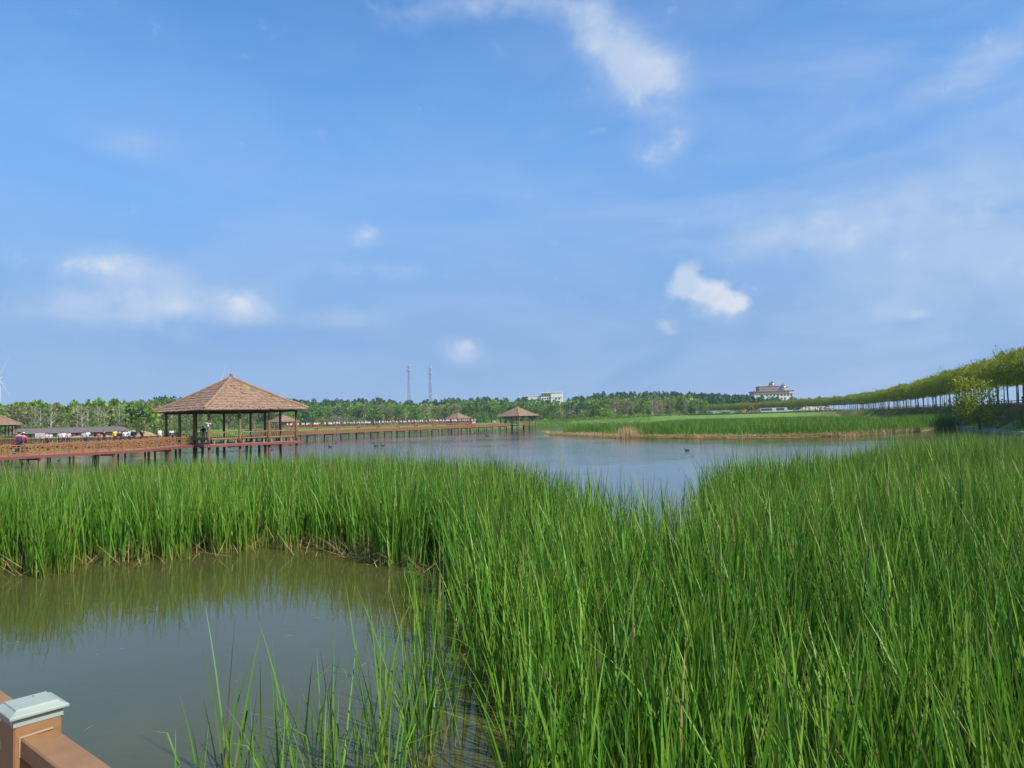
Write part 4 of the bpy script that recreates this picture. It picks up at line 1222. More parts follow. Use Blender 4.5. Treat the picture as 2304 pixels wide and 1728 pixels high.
# solar lamp strapped to the front corner post
fp = PC + corner(0, RP)
lamp = empty('solar_lamp', (fp.x, fp.y - 0.16, fp.z + 1.62), 0.2, label='white solar lamp with tilted panel on the front corner post of the big pavilion', cat='lamp')
mb = MB(); mb.add([(-0.28, -0.05, 0.42), (0.28, -0.05, 0.26), (0.28, 0.25, 0.36), (-0.28, 0.25, 0.52), (-0.28, -0.05, 0.39), (0.28, -0.05, 0.23), (0.28, 0.25, 0.33), (-0.28, 0.25, 0.49)],
                  [(0, 1, 2, 3), (7, 6, 5, 4), (0, 4, 5, 1), (1, 5, 6, 2), (2, 6, 7, 3), (3, 7, 4, 0)])
mb.build('solar_panel', M['panel'], lamp)
mb = MB(); mb.lathe([(0.0, -0.12), (0.08, -0.09), (0.11, 0.02), (0.12, 0.14), (0.06, 0.24), (0.0, 0.25)], (0, -0.06, 0), 12)
mb.build('lamp_head', M['turbine'], lamp, smooth_=True)
mb = MB(); mb.bar((0, 0.1, 0.1), (0, 0.02, 0.36), 0.04)
mb.build('bracket', M['steel'], lamp)
lamp.scale = (.8, .8, .8)

# ------------------------------------------------------------------ people
def skin_mesh(name, comps, mat, sub=1):
    me = bpy.data.meshes.new(name + '_cage')
    vs, es, rs, roots = [], [], [], []
    for v, e, r in comps:
        b = len(vs)
        roots.append(b)
        vs += v; es += [(i + b, j + b) for i, j in e]; rs += r
    me.from_pydata(vs, es, [])
    o = bpy.data.objects.new(name + '_cage', me)
    C.objects.link(o)
    md = o.modifiers.new('skin', 'SKIN')
    md.use_smooth_shade = True
    if not me.skin_vertices:
        me.attributes.new
    sv = me.skin_vertices[0].data if me.skin_vertices else None
    if sv is None:
        with bpy.context.temp_override(object=o, active_object=o):
            bpy.ops.mesh.customdata_skin_add()
        sv = me.skin_vertices[0].data
    for i, r in enumerate(rs):
        sv[i].radius = r if isinstance(r, tuple) else (r, r)
        sv[i].use_root = i in roots
    if sub:
        s2 = o.modifiers.new('sub', 'SUBSURF')
        s2.levels = s2.render_levels = sub
    dg = bpy.context.evaluated_depsgraph_get()
    nm_ = bpy.data.meshes.new_from_object(o.evaluated_get(dg))
    nm_.name = name
    nm_.materials.clear()
    nm_.materials.append(mat)
    bpy.data.objects.remove(o)
    bpy.data.meshes.remove(me)
    return nm_
def figure(pose):
    """joints of a 1.72 m figure facing +y"""
    J = dict(pel=(0, 0, .93), bel=(0, .01, 1.08), che=(0, .0, 1.27), neb=(0, -.01, 1.42), nek=(0, .0, 1.49), hea=(0, .015, 1.575), hed=(0, .02, 1.66),
             hl=(-.09, 0, .90), kl=(-.10, .02, .49), al=(-.105, -.02, .09), tl=(-.12, .13, .035), hr=(.09, 0, .90), kr=(.10, .02, .49), ar=(.105, -.02, .09), tr=(.12, .13, .035),
             sl=(-.17, -.01, 1.40), el=(-.235, -.03, 1.13), wl=(-.235, .06, .90), ml=(-.23, .09, .83), sr=(.17, -.01, 1.40), er=(.235, -.03, 1.13), wr=(.235, .06, .90), mr=(.23, .09, .83))
    J.update(pose)
    return J
def person_meshes(key, pose):
    J = figure(pose)
    names = ['pel', 'bel', 'che', 'neb', 'nek', 'hea', 'hed', 'hl', 'kl', 'al', 'tl', 'hr', 'kr', 'ar', 'tr', 'sl', 'el', 'wl', 'ml', 'sr', 'er', 'wr', 'mr']
    ix = {n_: i for i, n_ in enumerate(names)}
    E_ = [(ix[a], ix[b]) for a, b in (('pel', 'bel'), ('bel', 'che'), ('che', 'neb'), ('neb', 'nek'), ('nek', 'hea'), ('hea', 'hed'), ('pel', 'hl'), ('hl', 'kl'), ('kl', 'al'), ('al', 'tl'), ('pel', 'hr'), ('hr', 'kr'), ('kr', 'ar'), ('ar', 'tr'),
                                      ('neb', 'sl'), ('sl', 'el'), ('el', 'wl'), ('wl', 'ml'), ('neb', 'sr'), ('sr', 'er'), ('er', 'wr'), ('wr', 'mr'))]
    rad = dict(pel=(.13, .10), bel=(.12, .09), che=(.14, .10), neb=(.07, .06), nek=.052, hea=(.075, .09), hed=(.07, .085), hl=.08, kl=.055, al=.04, tl=.03, hr=.08, kr=.055, ar=.04, tr=.03, sl=.055, el=.042, wl=.03, ml=(.035, .022), sr=.055, er=.042, wr=.03, mr=(.035, .022))
    comps = [([J[n_] for n_ in names], E_, [rad[n_] for n_ in names])]
    for s_, wn, mn in ((-1, 'wl', 'ml'), (1, 'wr', 'mr')):      # fingers and thumbs
        w_, m_ = Vector(J[wn]), Vector(J[mn])
        d = (m_ - w_).normalized()
        sd = Vector((0, 1, 0)) if abs(d.y) < .8 else Vector((1, 0, 0))
        for f, ln in ((-.022, .06), (-.007, .075), (.008, .07), (.022, .055)):
            p = m_ + sd * f
            comps.append(([tuple(p), tuple(p + d * ln * .6), tuple(p + d * ln + Vector((-s_ * .015, .01, 0)))], [(0, 1), (1, 2)], [.011, .010, .008]))
        p = w_ + (m_ - w_) * .5
        comps.append(([tuple(p), tuple(p + sd * .045 + d * .03), tuple(p + sd * .05 + d * .065)], [(0, 1), (1, 2)], [.013, .011, .009]))
    body = skin_mesh('body', comps, M['skin'])
    def v(*n_):
        return [J[k] for k in n_]
    mid = lambda a, b, f: tuple(Vector(J[a]) * (1 - f) + Vector(J[b]) * f)
    shirt = skin_mesh('shirt', [([J['pel'], J['bel'], J['che'], J['neb'], J['sl'], mid('sl', 'el', .8), J['sr'], mid('sr', 'er', .8)], [(0, 1), (1, 2), (2, 3), (3, 4), (4, 5), (3, 6), (6, 7)],
                                 [(.165, .125), (.155, .12), (.17, .125), (.10, .085), .085, .068, .085, .068])], M['white_cloth'])
    jacket = skin_mesh('jacket', [([J['pel'], J['bel'], J['che'], J['neb']], [(0, 1), (1, 2), (2, 3)], [(.18, .14), (.175, .135), (.19, .14), (.12, .10)])], M['navy_cloth'])
    sleeves = skin_mesh('sleeve', [([J['sl'], J['el'], mid('el', 'wl', .9)], [(0, 1), (1, 2)], [.09, .065, .05]), ([J['sr'], J['er'], mid('er', 'wr', .9)], [(0, 1), (1, 2)], [.09, .065, .05])], M['red_cloth'])
    trous = skin_mesh('trousers', [([J['pel'], J['hl'], J['kl'], mid('kl', 'al', .93), J['hr'], J['kr'], mid('kr', 'ar', .93)], [(0, 1), (1, 2), (2, 3), (0, 4), (4, 5), (5, 6)], [(.145, .115), .098, .074, .062, .098, .074, .062])], M['dark_trousers'])
    h_ = Vector(J['hed']); hh = Vector(J['hea'])
    hair = skin_mesh('hair', [([tuple(hh + Vector((0, -.045, -.045))), tuple(hh + Vector((0, -.035, .03))), tuple(h_ + Vector((0, -.012, .02)))], [(0, 1), (1, 2)], [(.088, .07), (.115, .105), (.112, .128)])], M['hair'])
    lhair = skin_mesh('long_hair', [([tuple(h_ + Vector((0, -.012, .02))), tuple(hh + Vector((0, -.045, .0))), tuple(Vector(J['neb']) + Vector((0, -.09, -.08)))], [(0, 1), (1, 2)], [(.112, .128), (.125, .11), (.11, .05)])], M['hair'])
    cap_ = skin_mesh('cap', [([tuple(h_ + Vector((0, -.01, .03))), tuple(h_ + Vector((0, .10, .0)))], [(0, 1)], [(.122, .138), (.06, .025)])], M['white_cloth'])
    shoes = skin_mesh('shoe', [([J['al'], J['tl']], [(0, 1)], [.055, .045]), ([J['ar'], J['tr']], [(0, 1)], [.055, .045])], M['shoe_white'])
    PM[key] = dict(body=body, shirt=shirt, jacket=jacket, sleeve=sleeves, trousers=trous, hair=hair, long_hair=lhair, cap=cap_, shoe=shoes)
PM = {}
person_meshes('stand', {})
person_meshes('lean', dict(el=(-.25, .02, 1.14), wl=(-.20, .22, 1.03), ml=(-.18, .29, 1.0), er=(.25, .02, 1.14), wr=(.20, .22, 1.03), mr=(.18, .29, 1.0), che=(0, .04, 1.27), neb=(0, .06, 1.41), nek=(0, .09, 1.47), hea=(0, .12, 1.55), hed=(0, .13, 1.635), sl=(-.17, .05, 1.39), sr=(.17, .05, 1.39)))
person_meshes('phone', dict(el=(-.26, .12, 1.20), wl=(-.12, .30, 1.34), ml=(-.08, .34, 1.40)))
person_meshes('stride', dict(kl=(-.10, .14, .51), al=(-.10, .10, .10), tl=(-.11, .25, .04), kr=(.10, -.02, .49), ar=(.10, -.22, .12), tr=(.11, -.08, .035)))
def person(x, y, z, rz, label, pose='stand', top='white_cloth', legs='dark_trousers', hair='hair', jacket=None, sleeve=None, s=1.0, group=None, capm=None):
    o = empty('person', (x, y, z), rz, label=label, cat='person', group=group)
    o.scale = (s, s, s)
    pm = PM[pose]
    def put(n_, mt):
        c = link_mesh(n_, pm[n_], o)
        if mt:
            c.material_slots[0].link = 'OBJECT'
            c.material_slots[0].material = M[mt]
    put('body', None)
    if jacket:
        put('jacket', jacket); put('sleeve', sleeve or jacket)
    else:
        put('shirt', top)
        if sleeve:
            put('sleeve', sleeve)
    put('trousers', legs); put('shoe', None)
    if hair:
        put(hair, None)
    if capm:
        put('cap', capm)
    return o
def toward(x, y):                         # facing the viewer's side of the lake
    return math.atan2(-y, -x) - math.pi / 2
def Dw(px):                               # walking line on the rear boardwalk
    a, b = Vector(on(-160, 112, 0)), Vector(on(310, 81.5, 0))
    t_ = (b - a).normalized(); q_ = Vector((-t_.y, t_.x, 0))
    a, b = a + q_ * 0.65, b + q_ * 0.65
    k = (px - 1152) / 1700
    s_ = (k * a.y - a.x) / ((b.x - a.x) - k * (b.y - a.y))
    return a + (b - a) * s_
for px, pose, top, hair, jk, lab, s in (
        (104, 'stand', 'grey_cloth', 'hair', 'grey_cloth', 'visitor in a grey jacket over a pale blue shirt, leftmost on the rear boardwalk', .98),
        (112, 'lean', 'pale_blue_cloth', 'hair', None, 'visitor in a pale blue shirt beside the grey jacket on the rear boardwalk', .95),
        (133, 'stand', 'grey_cloth', 'hair', None, 'dark-haired visitor in a light grey top left of two in white', 1.0), (142, 'stand', 'white_cloth', 'hair', None, 'visitor in a bright white shirt between grey and pink tops', 1.01),
        (153, 'lean', 'pink_cloth', 'hair', None, 'visitor in a pale pink top on the rear boardwalk', 1.0), (187, 'lean', 'grey_cloth', 'hair', None, 'visitor in pale grey leaning on the rail, white-topped companion at the side', .98),
        (196, 'phone', 'white_cloth', 'hair', None, 'visitor in white and black raising an arm at the rear rail', 1.02), (221, 'lean', 'red_cloth', 'hair', None, 'small visitor in a bright red top on the rear boardwalk', .86),
        (233, 'stand', 'black_cloth', 'hair', None, 'broad visitor in a black T-shirt right of the red top', 1.0), (257, 'stand', 'yellow_cloth', 'hair', None, 'visitor in a bright yellow shirt on the rear boardwalk', 1.05),
        (268, 'stand', 'grey_cloth', 'hair', 'black_cloth', 'visitor in an open black jacket right of the yellow shirt', .98), (280, 'lean', 'white_cloth', 'hair', None, 'visitor in plain white beside another in pale blue-white', 1.0),
        (291, 'phone', 'pale_blue_cloth', 'hair', None, 'visitor in pale blue-white with one arm across the chest', 1.02), (299, 'stand', 'black_cloth', 'hair', 'black_cloth', 'tall visitor all in black at the right end of the group', 1.08),
        (318, 'phone', 'black_cloth', 'hair', None, 'visitor in a dark top with bare arms standing apart', 1.0)):
    p = Dw(px)
    person(p.x, p.y, DZ, toward(p.x, p.y) + random.uniform(-.3, .3), lab, pose, top, 'dark_trousers', hair, jk, None, s, 'visitors at the rear boardwalk rail')
p = Vector(on(360, 79.5, 1.66)); person(p.x, p.y, p.z, toward(p.x, p.y) + 0.9, 'long-haired visitor in white walking just left of the big pavilion', 'stride', 'white_cloth', 'grey_cloth', 'long_hair')
p = Vector(on(386, 79.0, 1.75)); person(p.x, p.y, p.z, toward(p.x, p.y), 'visitor in white half hidden behind the left post of the big pavilion', 'lean', 'white_cloth', s=.9)
p = Vector(on(43, 55.2, DZ)); person(p.x, p.y, p.z, toward(p.x, p.y) + 2.8, 'black-haired person in a navy and red jacket seen from behind on the nearer boardwalk', 'stride', jacket='navy_cloth', sleeve='red_cloth', s=1.03)
p = Vector(on(53, 56.1, DZ)); person(p.x, p.y, p.z, toward(p.x, p.y) + 2.9, 'person in a white cap and red sleeves beside the navy jacket on the nearer boardwalk', 'stand', jacket='navy_cloth', sleeve='red_cloth', capm='white_cloth', s=.97)
p = Vector(on(457, 72.5, 1.75)); person(p.x, p.y, p.z, toward(p.x, p.y) + 3.0, 'man in a black shirt seen from behind inside the big pavilion', 'stand', 'black_cloth', s=1.02)
# the crowd: figures a few pixels high, one mesh each
def crowd_mesh(nm, top, legs, head, key='stand'):
    pm = PM[key]
    bm_ = bmesh.new()
    mats = []
    for part_, mt in (('body', 'skin'), ('shirt', top), ('trousers', legs), (head, 'white_cloth' if head == 'cap' else 'hair')):
        n0 = len(bm_.faces)
        bm_.from_mesh(pm[part_])
        bm_.faces.ensure_lookup_table()
        for f in bm_.faces[n0:]:
            f.material_index = len(mats)
        mats.append(M[mt])
    me = bpy.data.meshes.new(nm)
    bm_.to_mesh(me)
    bm_.free()
    for mt in mats:
        me.materials.append(mt)
    return me
CM = [crowd_mesh('person', 'white_cloth', 'red_cloth', 'cap'), crowd_mesh('person', 'white_cloth', 'maroon_cloth', 'cap', 'lean'), crowd_mesh('person', 'white_cloth', 'maroon_cloth', 'hair', 'phone'),
      crowd_mesh('person', 'red_cloth', 'maroon_cloth', 'cap'), crowd_mesh('person', 'pink_cloth', 'red_cloth', 'cap', 'phone')]
CL_ = ['distant child in white top, red trousers and white hat in the raised walkway crowd'] * 2 + ['distant dark-haired figure in a white top in the raised walkway crowd',
       'distant figure in a red top and white hat in the raised walkway crowd', 'distant figure in a pink top and white hat in the raised walkway crowd']
wr2 = random.Random(6)
wn = [Vector(on(560, 262, 2.35)), Vector(on(690, 280, 2.35)), Vector(on(1000, 318, 2.4)), Vector(on(1075, 330, 2.2))]
px = 646.0
while px < 1072:
    i = 0 if px < 690 else 1 if px < 1000 else 2
    a, b = wn[i], wn[i + 1]
    k = (px - 1152) / 1700
    s_ = (k * a.y - a.x) / ((b.x - a.x) - k * (b.y - a.y))
    p = a + (b - a) * s_
    tt = (b - a).normalized(); off = wr2.choice((0.35, 0.7, 1.2, 1.8))
    kk = wr2.choices(range(5), (6, 5, 3, 2, 1))[0]
    o = link_mesh('person', CM[kk], None, (p.x - tt.y * off, p.y + tt.x * off, p.z + 0.2), toward(p.x, p.y) + wr2.uniform(-.8, .8))
    o.scale = (wr2.uniform(1.0, 1.2),) * 2 + (wr2.uniform(1.02, 1.18),)
    tag(o, CL_[kk], 'person', 'crowd in white and red on the raised walkway')
    px += wr2.choice((2.6, 3.0, 3.4, 3.8, 4.4, 6.5))
for px, D, z, lab in ((1064, 240, 1.62, 'person in white right of the crowd on the far boardwalk'), (1068, 241, 1.62, 'second person in white right of the crowd, touching the first'), (1113, 252, 1.62, 'lone person in white on the far boardwalk before the far pavilion')):
    x, y, z = on(px, D, z)
    tag(link_mesh('person', CM[0], None, (x, y, z), toward(x, y)), lab, 'person')
x, y, z = on(1136, 268, 1.56)
person(x, y, z, toward(x, y), 'person in black with a white hat inside the far pavilion', 'stand', 'black_cloth', capm='white_cloth')

# ------------------------------------------------------------------ ducks
db = skin_mesh('body', [([(0, -.19, .06), (0, -.10, .05), (0, .03, .05), (0, .13, .06), (0, .175, .13), (0, .19, .21), (0, .20, .245)], [(i, i + 1) for i in range(6)], [(.02, .02), (.075, .06), (.095, .075), (.07, .06), .03, .032, .034])], M['duck'])
bl_ = MB(); bl_.add([(-.014, .225, .25), (.014, .225, .25), (.016, .275, .232), (-.016, .275, .232), (-.014, .225, .226), (.014, .225, .226), (.016, .275, .224), (-.016, .275, .224)], [(0, 1, 2, 3), (7, 6, 5, 4), (0, 4, 5, 1), (1, 5, 6, 2), (2, 6, 7, 3), (3, 7, 4, 0)])
blm = bl_.mesh('bill', M['bill'])
for px, py, rz, s, lab in ((2, 1046, 1.4, 1.6, 'duck cut by the left edge of the photo under the boardwalk'), (19, 1046, -1.5, 1.6, 'duck swimming near the left edge, level with its neighbour'), (38, 1051, -1.2, 1.5, 'nearest of the ducks left of the first pile'),
                           (50, 1043, 1.5, 1.7, 'duck with a long low outline left of the first pile'), (132, 1036, -1.5, 1.4, 'lone duck right of the first pair of piles under the boardwalk'),
                           (610, 1013, -1.4, 1.5, 'duck seen between the right piles of the big pavilion'), (743, 1006, 1.5, 2.2, 'duck with its head up right of the big pavilion'), (756, 997, -1.5, 1.6, 'small duck far out right of the big pavilion'),
                           (846, 1004, 1.4, 2.2, 'left duck of the pair in mid-lake'), (861, 1003, 1.5, 2.2, 'right duck of the pair in mid-lake'), (1096, 981, 1.5, 2.6, 'dark bird flapping low on the water before the far pavilion'),
                           (1546, 1014, 1.6, 1.75, 'lone duck on the open water above the gap in the reeds')):
    w_ = atZ(px, py, 0)
    o = empty('duck', (w_.x, w_.y, -0.01), rz, label=lab, cat='duck')
    o.scale = (s * .72,) * 3
    link_mesh('body', db, o); link_mesh('bill', blm, o)

# ------------------------------------------------------------------ buildings and masts in the distance
def windows(root, xs, zs, w, h, y, mat='glass'):
    mb = MB(); mb.box((0, 0, 0), (w, 0.3, h))
    me = mb.mesh('window', M[mat])
    for x in xs:
        for z in zs:
            link_mesh('window', me, root, (x, y, z))
# long low building on the left bank
x0, y0 = XY(20, 212); x1, y1 = XY(302, 226)
Lb = math.hypot(x1 - x0, y1 - y0)
bld = empty('low_building', (x0, y0, 0.9), math.atan2(y1 - y0, x1 - x0), label='long low building with a grey tiled roof behind the rear boardwalk', cat='building')
mb = MB(); mb.box((Lb / 2, 3.0, 1.0), (Lb - 1.2, 5.0, 2.2)); mb.build('wall', M['darktimber'], bld)
mb = MB(); mb.add([(-.6, -.6, 2.1), (Lb + .4, -.6, 2.1), (Lb + .4, 6.6, 2.1), (-.6, 6.6, 2.1), (1.5, 3, 3.6), (Lb - 3.5, 3, 3.6)], [(0, 1, 5, 4), (2, 3, 4, 5), (1, 2, 5), (3, 0, 4), (3, 2, 1, 0)])
mb.build('roof', M['grey_roof'], bld)
mb = MB(); mb.bar((1.5, 3, 3.65), (Lb - 3.5, 3, 3.65), 0.3, 0.25); mb.build('ridge', M['grey_roof'], bld)
mb = MB(); mb.box((0, 0, 0), (1.75, 0.15, 1.25)); pm2 = mb.mesh('wall_panel', M['beige'])
n_ = int(Lb / 2.3)
for k in range(n_):
    link_mesh('wall_panel', pm2, bld, (1.6 + k * 2.3, 0.45, 1.25))
for px, D, w, h, lab in ((325, 232, 4.2, 2.0, 'yellow-brown heap of earth right of the low building'), (232, 222, 3.6, 1.3, 'earth heap in front of the low building, behind the red and black tops'), (172, 218, 3.0, 1.2, 'earth heap in front of the low building, between pink and grey tops')):
    x, y = XY(px, D)
    mr = np.random.default_rng(int(px))
    nr, ns = 9, 28
    V_ = [(0, 0, h)]
    for i in range(1, nr):
        r = i / (nr - 1)
        for k in range(ns):
            a = 2 * math.pi * k / ns
            V_.append((math.cos(a) * r * w * (1 + .1 * math.sin(3 * a)), math.sin(a) * r * w * .8, h * (1 - r ** 1.6) + (mr.normal(0, .07) if r < 1 else -.6)))
    mb = MB(); mb.add(V_, [(0, 1 + k, 1 + (k + 1) % ns) for k in range(ns)] + [(1 + i * ns + k, 1 + (i + 1) * ns + k, 1 + (i + 1) * ns + (k + 1) % ns, 1 + i * ns + (k + 1) % ns) for i in range(nr - 2) for k in range(ns)])
    tag(mb.build('earth_heap', M['dirt'], None, (x, y, 0.9), smooth_=True), lab, 'earth heap')
x, y = XY(90, 140)
bar = empty('board_stand', (x, y, DZ - 0.1), 0.3, label='pale pink board stand behind the rear boardwalk, left of the visitors', cat='stand')
for z in (0.75, 1.15, 1.5):
    mb = MB(); mb.box((0, 0, z), (1.6, 0.06, 0.22)); mb.build('board', M['pink_cloth'], bar)
for xx in (-.7, .7):
    mb = MB(); mb.box((xx, 0.06, 0.8), (0.1, 0.06, 1.7)); mb.build('upright', M['brick_red'], bar)
mb = MB(); mb.tube([(-.7, .06, 0), (-.7, .06, -2.6)], .1, 6); mb.tube([(.7, .06, 0), (.7, .06, -2.6)], .1, 6); mb.build('footing', M['pile'], bar)

# pale office block above the wood
def at_top(px, py, D):
    return atY(px, py, D)
D = 900.0
a = at_top(1176, 892, D); b = at_top(1217, 887, D); c = at_top(1239, 884, D); d = at_top(1264, 885, D)
ob = empty('office_block', (c.x, D, 0), -0.12, label='cream flat-roofed block rising above the wood in the middle distance', cat='building')
def blk(nm, xa, xb, y0, y1, zt, mat, zb=0):
    mb = MB(); mb.box(((xa + xb) / 2, (y0 + y1) / 2, (zt + zb) / 2), (xb - xa, y1 - y0, zt - zb)); return mb.build(nm, M[mat], ob)
ax, bx, dx = a.x - c.x, b.x - c.x, d.x - c.x
blk('wing', ax, bx - 0.1, 6, 22, a.z, 'cream'); blk('wall', bx, 0, 2, 20, c.z, 'cream'); blk('wall', 0.1, dx, 0, 18, d.z - 0.3, 'cream')
blk('parapet', ax - .3, bx - .2, 5.6, 22.4, a.z + .9, 'cream', a.z + .02); blk('parapet', bx - .2, dx + .3, -.3, 20.3, c.z + .9, 'cream', c.z + .02)
blk('string_course', .2, dx + .25, -.2, 18.2, d.z - 4.6, 'pinkband', d.z - 5.0)
windows(ob, [ax + 3 + 3.6 * k for k in range(5)], [a.z - 4.5, a.z - 8.5], 2.6, 1.1, 5.95)
windows(ob, [bx + 2 + 2.8 * k for k in range(4)], [c.z - 2.4, c.z - 6.4, c.z - 9.5], 1.6, 1.8, 1.95)
windows(ob, [6, 10], [d.z - 6.3, d.z - 9.8], 2.2, 1.7, -0.05)
mb = MB(); mb.tube([(bx + 4, 10, c.z + .9), (bx + 4, 10, c.z + 4)], .15, 6); mb.build('roof_mast', M['steel'], ob)

# domed hotel on the rise to the right
w0, w1 = at_top(1696, 880.5, D), at_top(1783, 879, D)
ho = empty('domed_building', (w0.x, D, 0), -0.10, label='cream building with brown bands and two copper domes above the willow row', cat='building')
def hb(nm, xa, xb, y0, y1, zb, zt, mat):
    mb = MB(); mb.box(((xa + xb) / 2, (y0 + y1) / 2, (zt + zb) / 2), (xb - xa, y1 - y0, zt - zb)); return mb.build(nm, M[mat], ho)
Wd = w1.x - w0.x; zt = w0.z
hb('wall', .6, Wd - .6, .6, 26, 0, zt - 3.2, 'cream'); hb('band', .2, Wd - 5.5, .2, 26.4, zt - 3.2, zt - 1.2, 'pinkband'); hb('end_pavilion', Wd - 5.2, Wd, -.2, 27, zt - 3.2, zt - .6, 'cream')
hb('cornice', -.4, Wd + .4, -.5, 27, zt - 1.2, zt, 'maroonband'); hb('string_course', -.2, Wd - 5.3, -.1, 26.6, zt - 3.9, zt - 3.2, 'maroonband')
q0, q1 = at_top(1709, 869, D).x - w0.x, at_top(1752, 868, D).x - w0.x
zt2 = at_top(1730, 868.5, D).z
hb('upper_wall', q0, q1, 4, 22, zt, zt2 - 1.0, 'pinkband'); hb('upper_cornice', q0 - .4, q1 + .4, 3.6, 22.4, zt2 - 1.0, zt2, 'maroonband'); hb('upper_band', q0 - .15, q1 + .15, 3.8, 22.2, zt + 1.8, zt + 2.4, 'maroonband')
xs = [at_top(p_, 885, D).x - w0.x for p_ in (1713, 1725, 1733, 1741, 1749, 1757, 1764, 1771)]
windows(ho, xs, [zt - 5.4], 2.1, 2.2, .55); windows(ho, xs[:7], [zt - 9.4, zt - 13.4], 2.1, 2.0, .55)
windows(ho, [Wd - 2.6], [zt - 5.4, zt - 9.4], 2.0, 2.4, .45)
for cx, ry, rr0, zb, nm in ((1741.5, 12, 4.3, at_top(1741, 867, D).z, 'rear'), (1762.5, 5, 4.9, at_top(1762, 874.5, D).z, 'front')):
    xx = at_top(cx, 870, D).x - w0.x
    mb = MB(); mb.lathe([(rr0 * .98, -3), (rr0 * .98, .6), (rr0 * 1.04, .7), (rr0 * 1.04, 1.0)], (0, 0, 0), 20); dr = mb.build('drum', M['cream'], ho, (xx, ry, zb - .8))
    mb = MB(); mb.lathe([(rr0 * math.cos(t_), rr0 * .98 * math.sin(t_)) for t_ in np.linspace(0, math.pi / 2 - .02, 10)], (0, 0, .2), 24)
    dm = mb.build('dome', M['dome'], ho, (xx, ry, zb), smooth_=True)
    mb = MB(); mb.lathe([(.7, 0), (.5, .6), (.25, .8), (.5, 1.2), (.12, 1.7), (.0, 3.0)], (0, 0, rr0 + .1), 8); mb.build('finial', M['dome'], dm)
    if nm == 'front':
        for k in range(10):
            t_ = math.pi + (k + .5) * math.pi / 10
            mb = MB(); mb.box((0, 0, 0), (.7, .3, 1.6)); mb.build('drum_window', M['glass'], dr, (rr0 * .99 * math.cos(t_), rr0 * .99 * math.sin(t_), -1.0), t_ + math.pi / 2)

# telecom masts
def mast(px, ybase, ytop, D, lab, rings):
    top = atY(px, ytop, D)
    gz = float(ground_z([(top.x, D)])[0])
    Ht = top.z - gz
    o = empty('telecom_mast', (top.x, D, gz), 0.4, label=lab, cat='mast')
    mb, br = MB(), MB()
    def leg(k, u):
        r = 1.9 * (1 - u) + 0.55 * u
        return Vector((math.cos(k * 2.094 + .3) * r, math.sin(k * 2.094 + .3) * r, Ht * .9 * u))
    for k in range(3):
        mb = MB(); mb.tube([leg(k, u) for u in np.linspace(0, 1, 5)], [.2, .18, .17, .15, .14], 6); mb.build('leg', M['steel'], o)
        N_ = 18
        for i in range(N_):
            br.bar(leg(k, i / N_), leg((k + 1) % 3, (i + 1) / N_), .10); br.bar(leg(k, i / N_), leg((k + 1) % 3, i / N_), .09)
    tag(br.build('bracing', M['steel'], o), kind='stuff')
    mb = MB(); mb.tube([(0, 0, Ht * .88), (0, 0, Ht)], .14, 6); mb.build('spike', M['steel'], o)
    pa = MB(); pa.box((0, 0, 0), (.45, .25, 2.3)); pam = pa.mesh('antenna_panel', M['turbine'])
    for u in rings:
        mb = MB(); mb.lathe([(1.75, -.15), (1.75, .15), (1.6, .15), (1.6, -.15), (1.75, -.15)], (0, 0, Ht * u), 12)
        for k in range(3):
            mb.bar((0, 0, Ht * u), (1.7 * math.cos(k * 2.09), 1.7 * math.sin(k * 2.09), Ht * u), .14)
        mb.build('platform', M['steel'], o)
        for k in range(6):
            a_ = k * math.pi / 3
            link_mesh('antenna_panel', pam, o, (1.85 * math.cos(a_), 1.85 * math.sin(a_), Ht * u + 1.1), a_ + math.pi / 2)
    for u, k in ((.58, 0), (.5, 1), (.36, 2)):
        p_ = leg(k, u / .9) * 1.1
        mb = MB(); mb.box(p_, (.7, .5, 1.1)); mb.build('equipment_box', M['turbine'], o)
    return o
mast(919, 900, 815, 720, 'left of the two lattice telecom masts above the wood', (.915, .83))
mast(967, 900, 818, 720, 'right telecom mast, narrower head, beside the small wind turbine', (.90, .79))
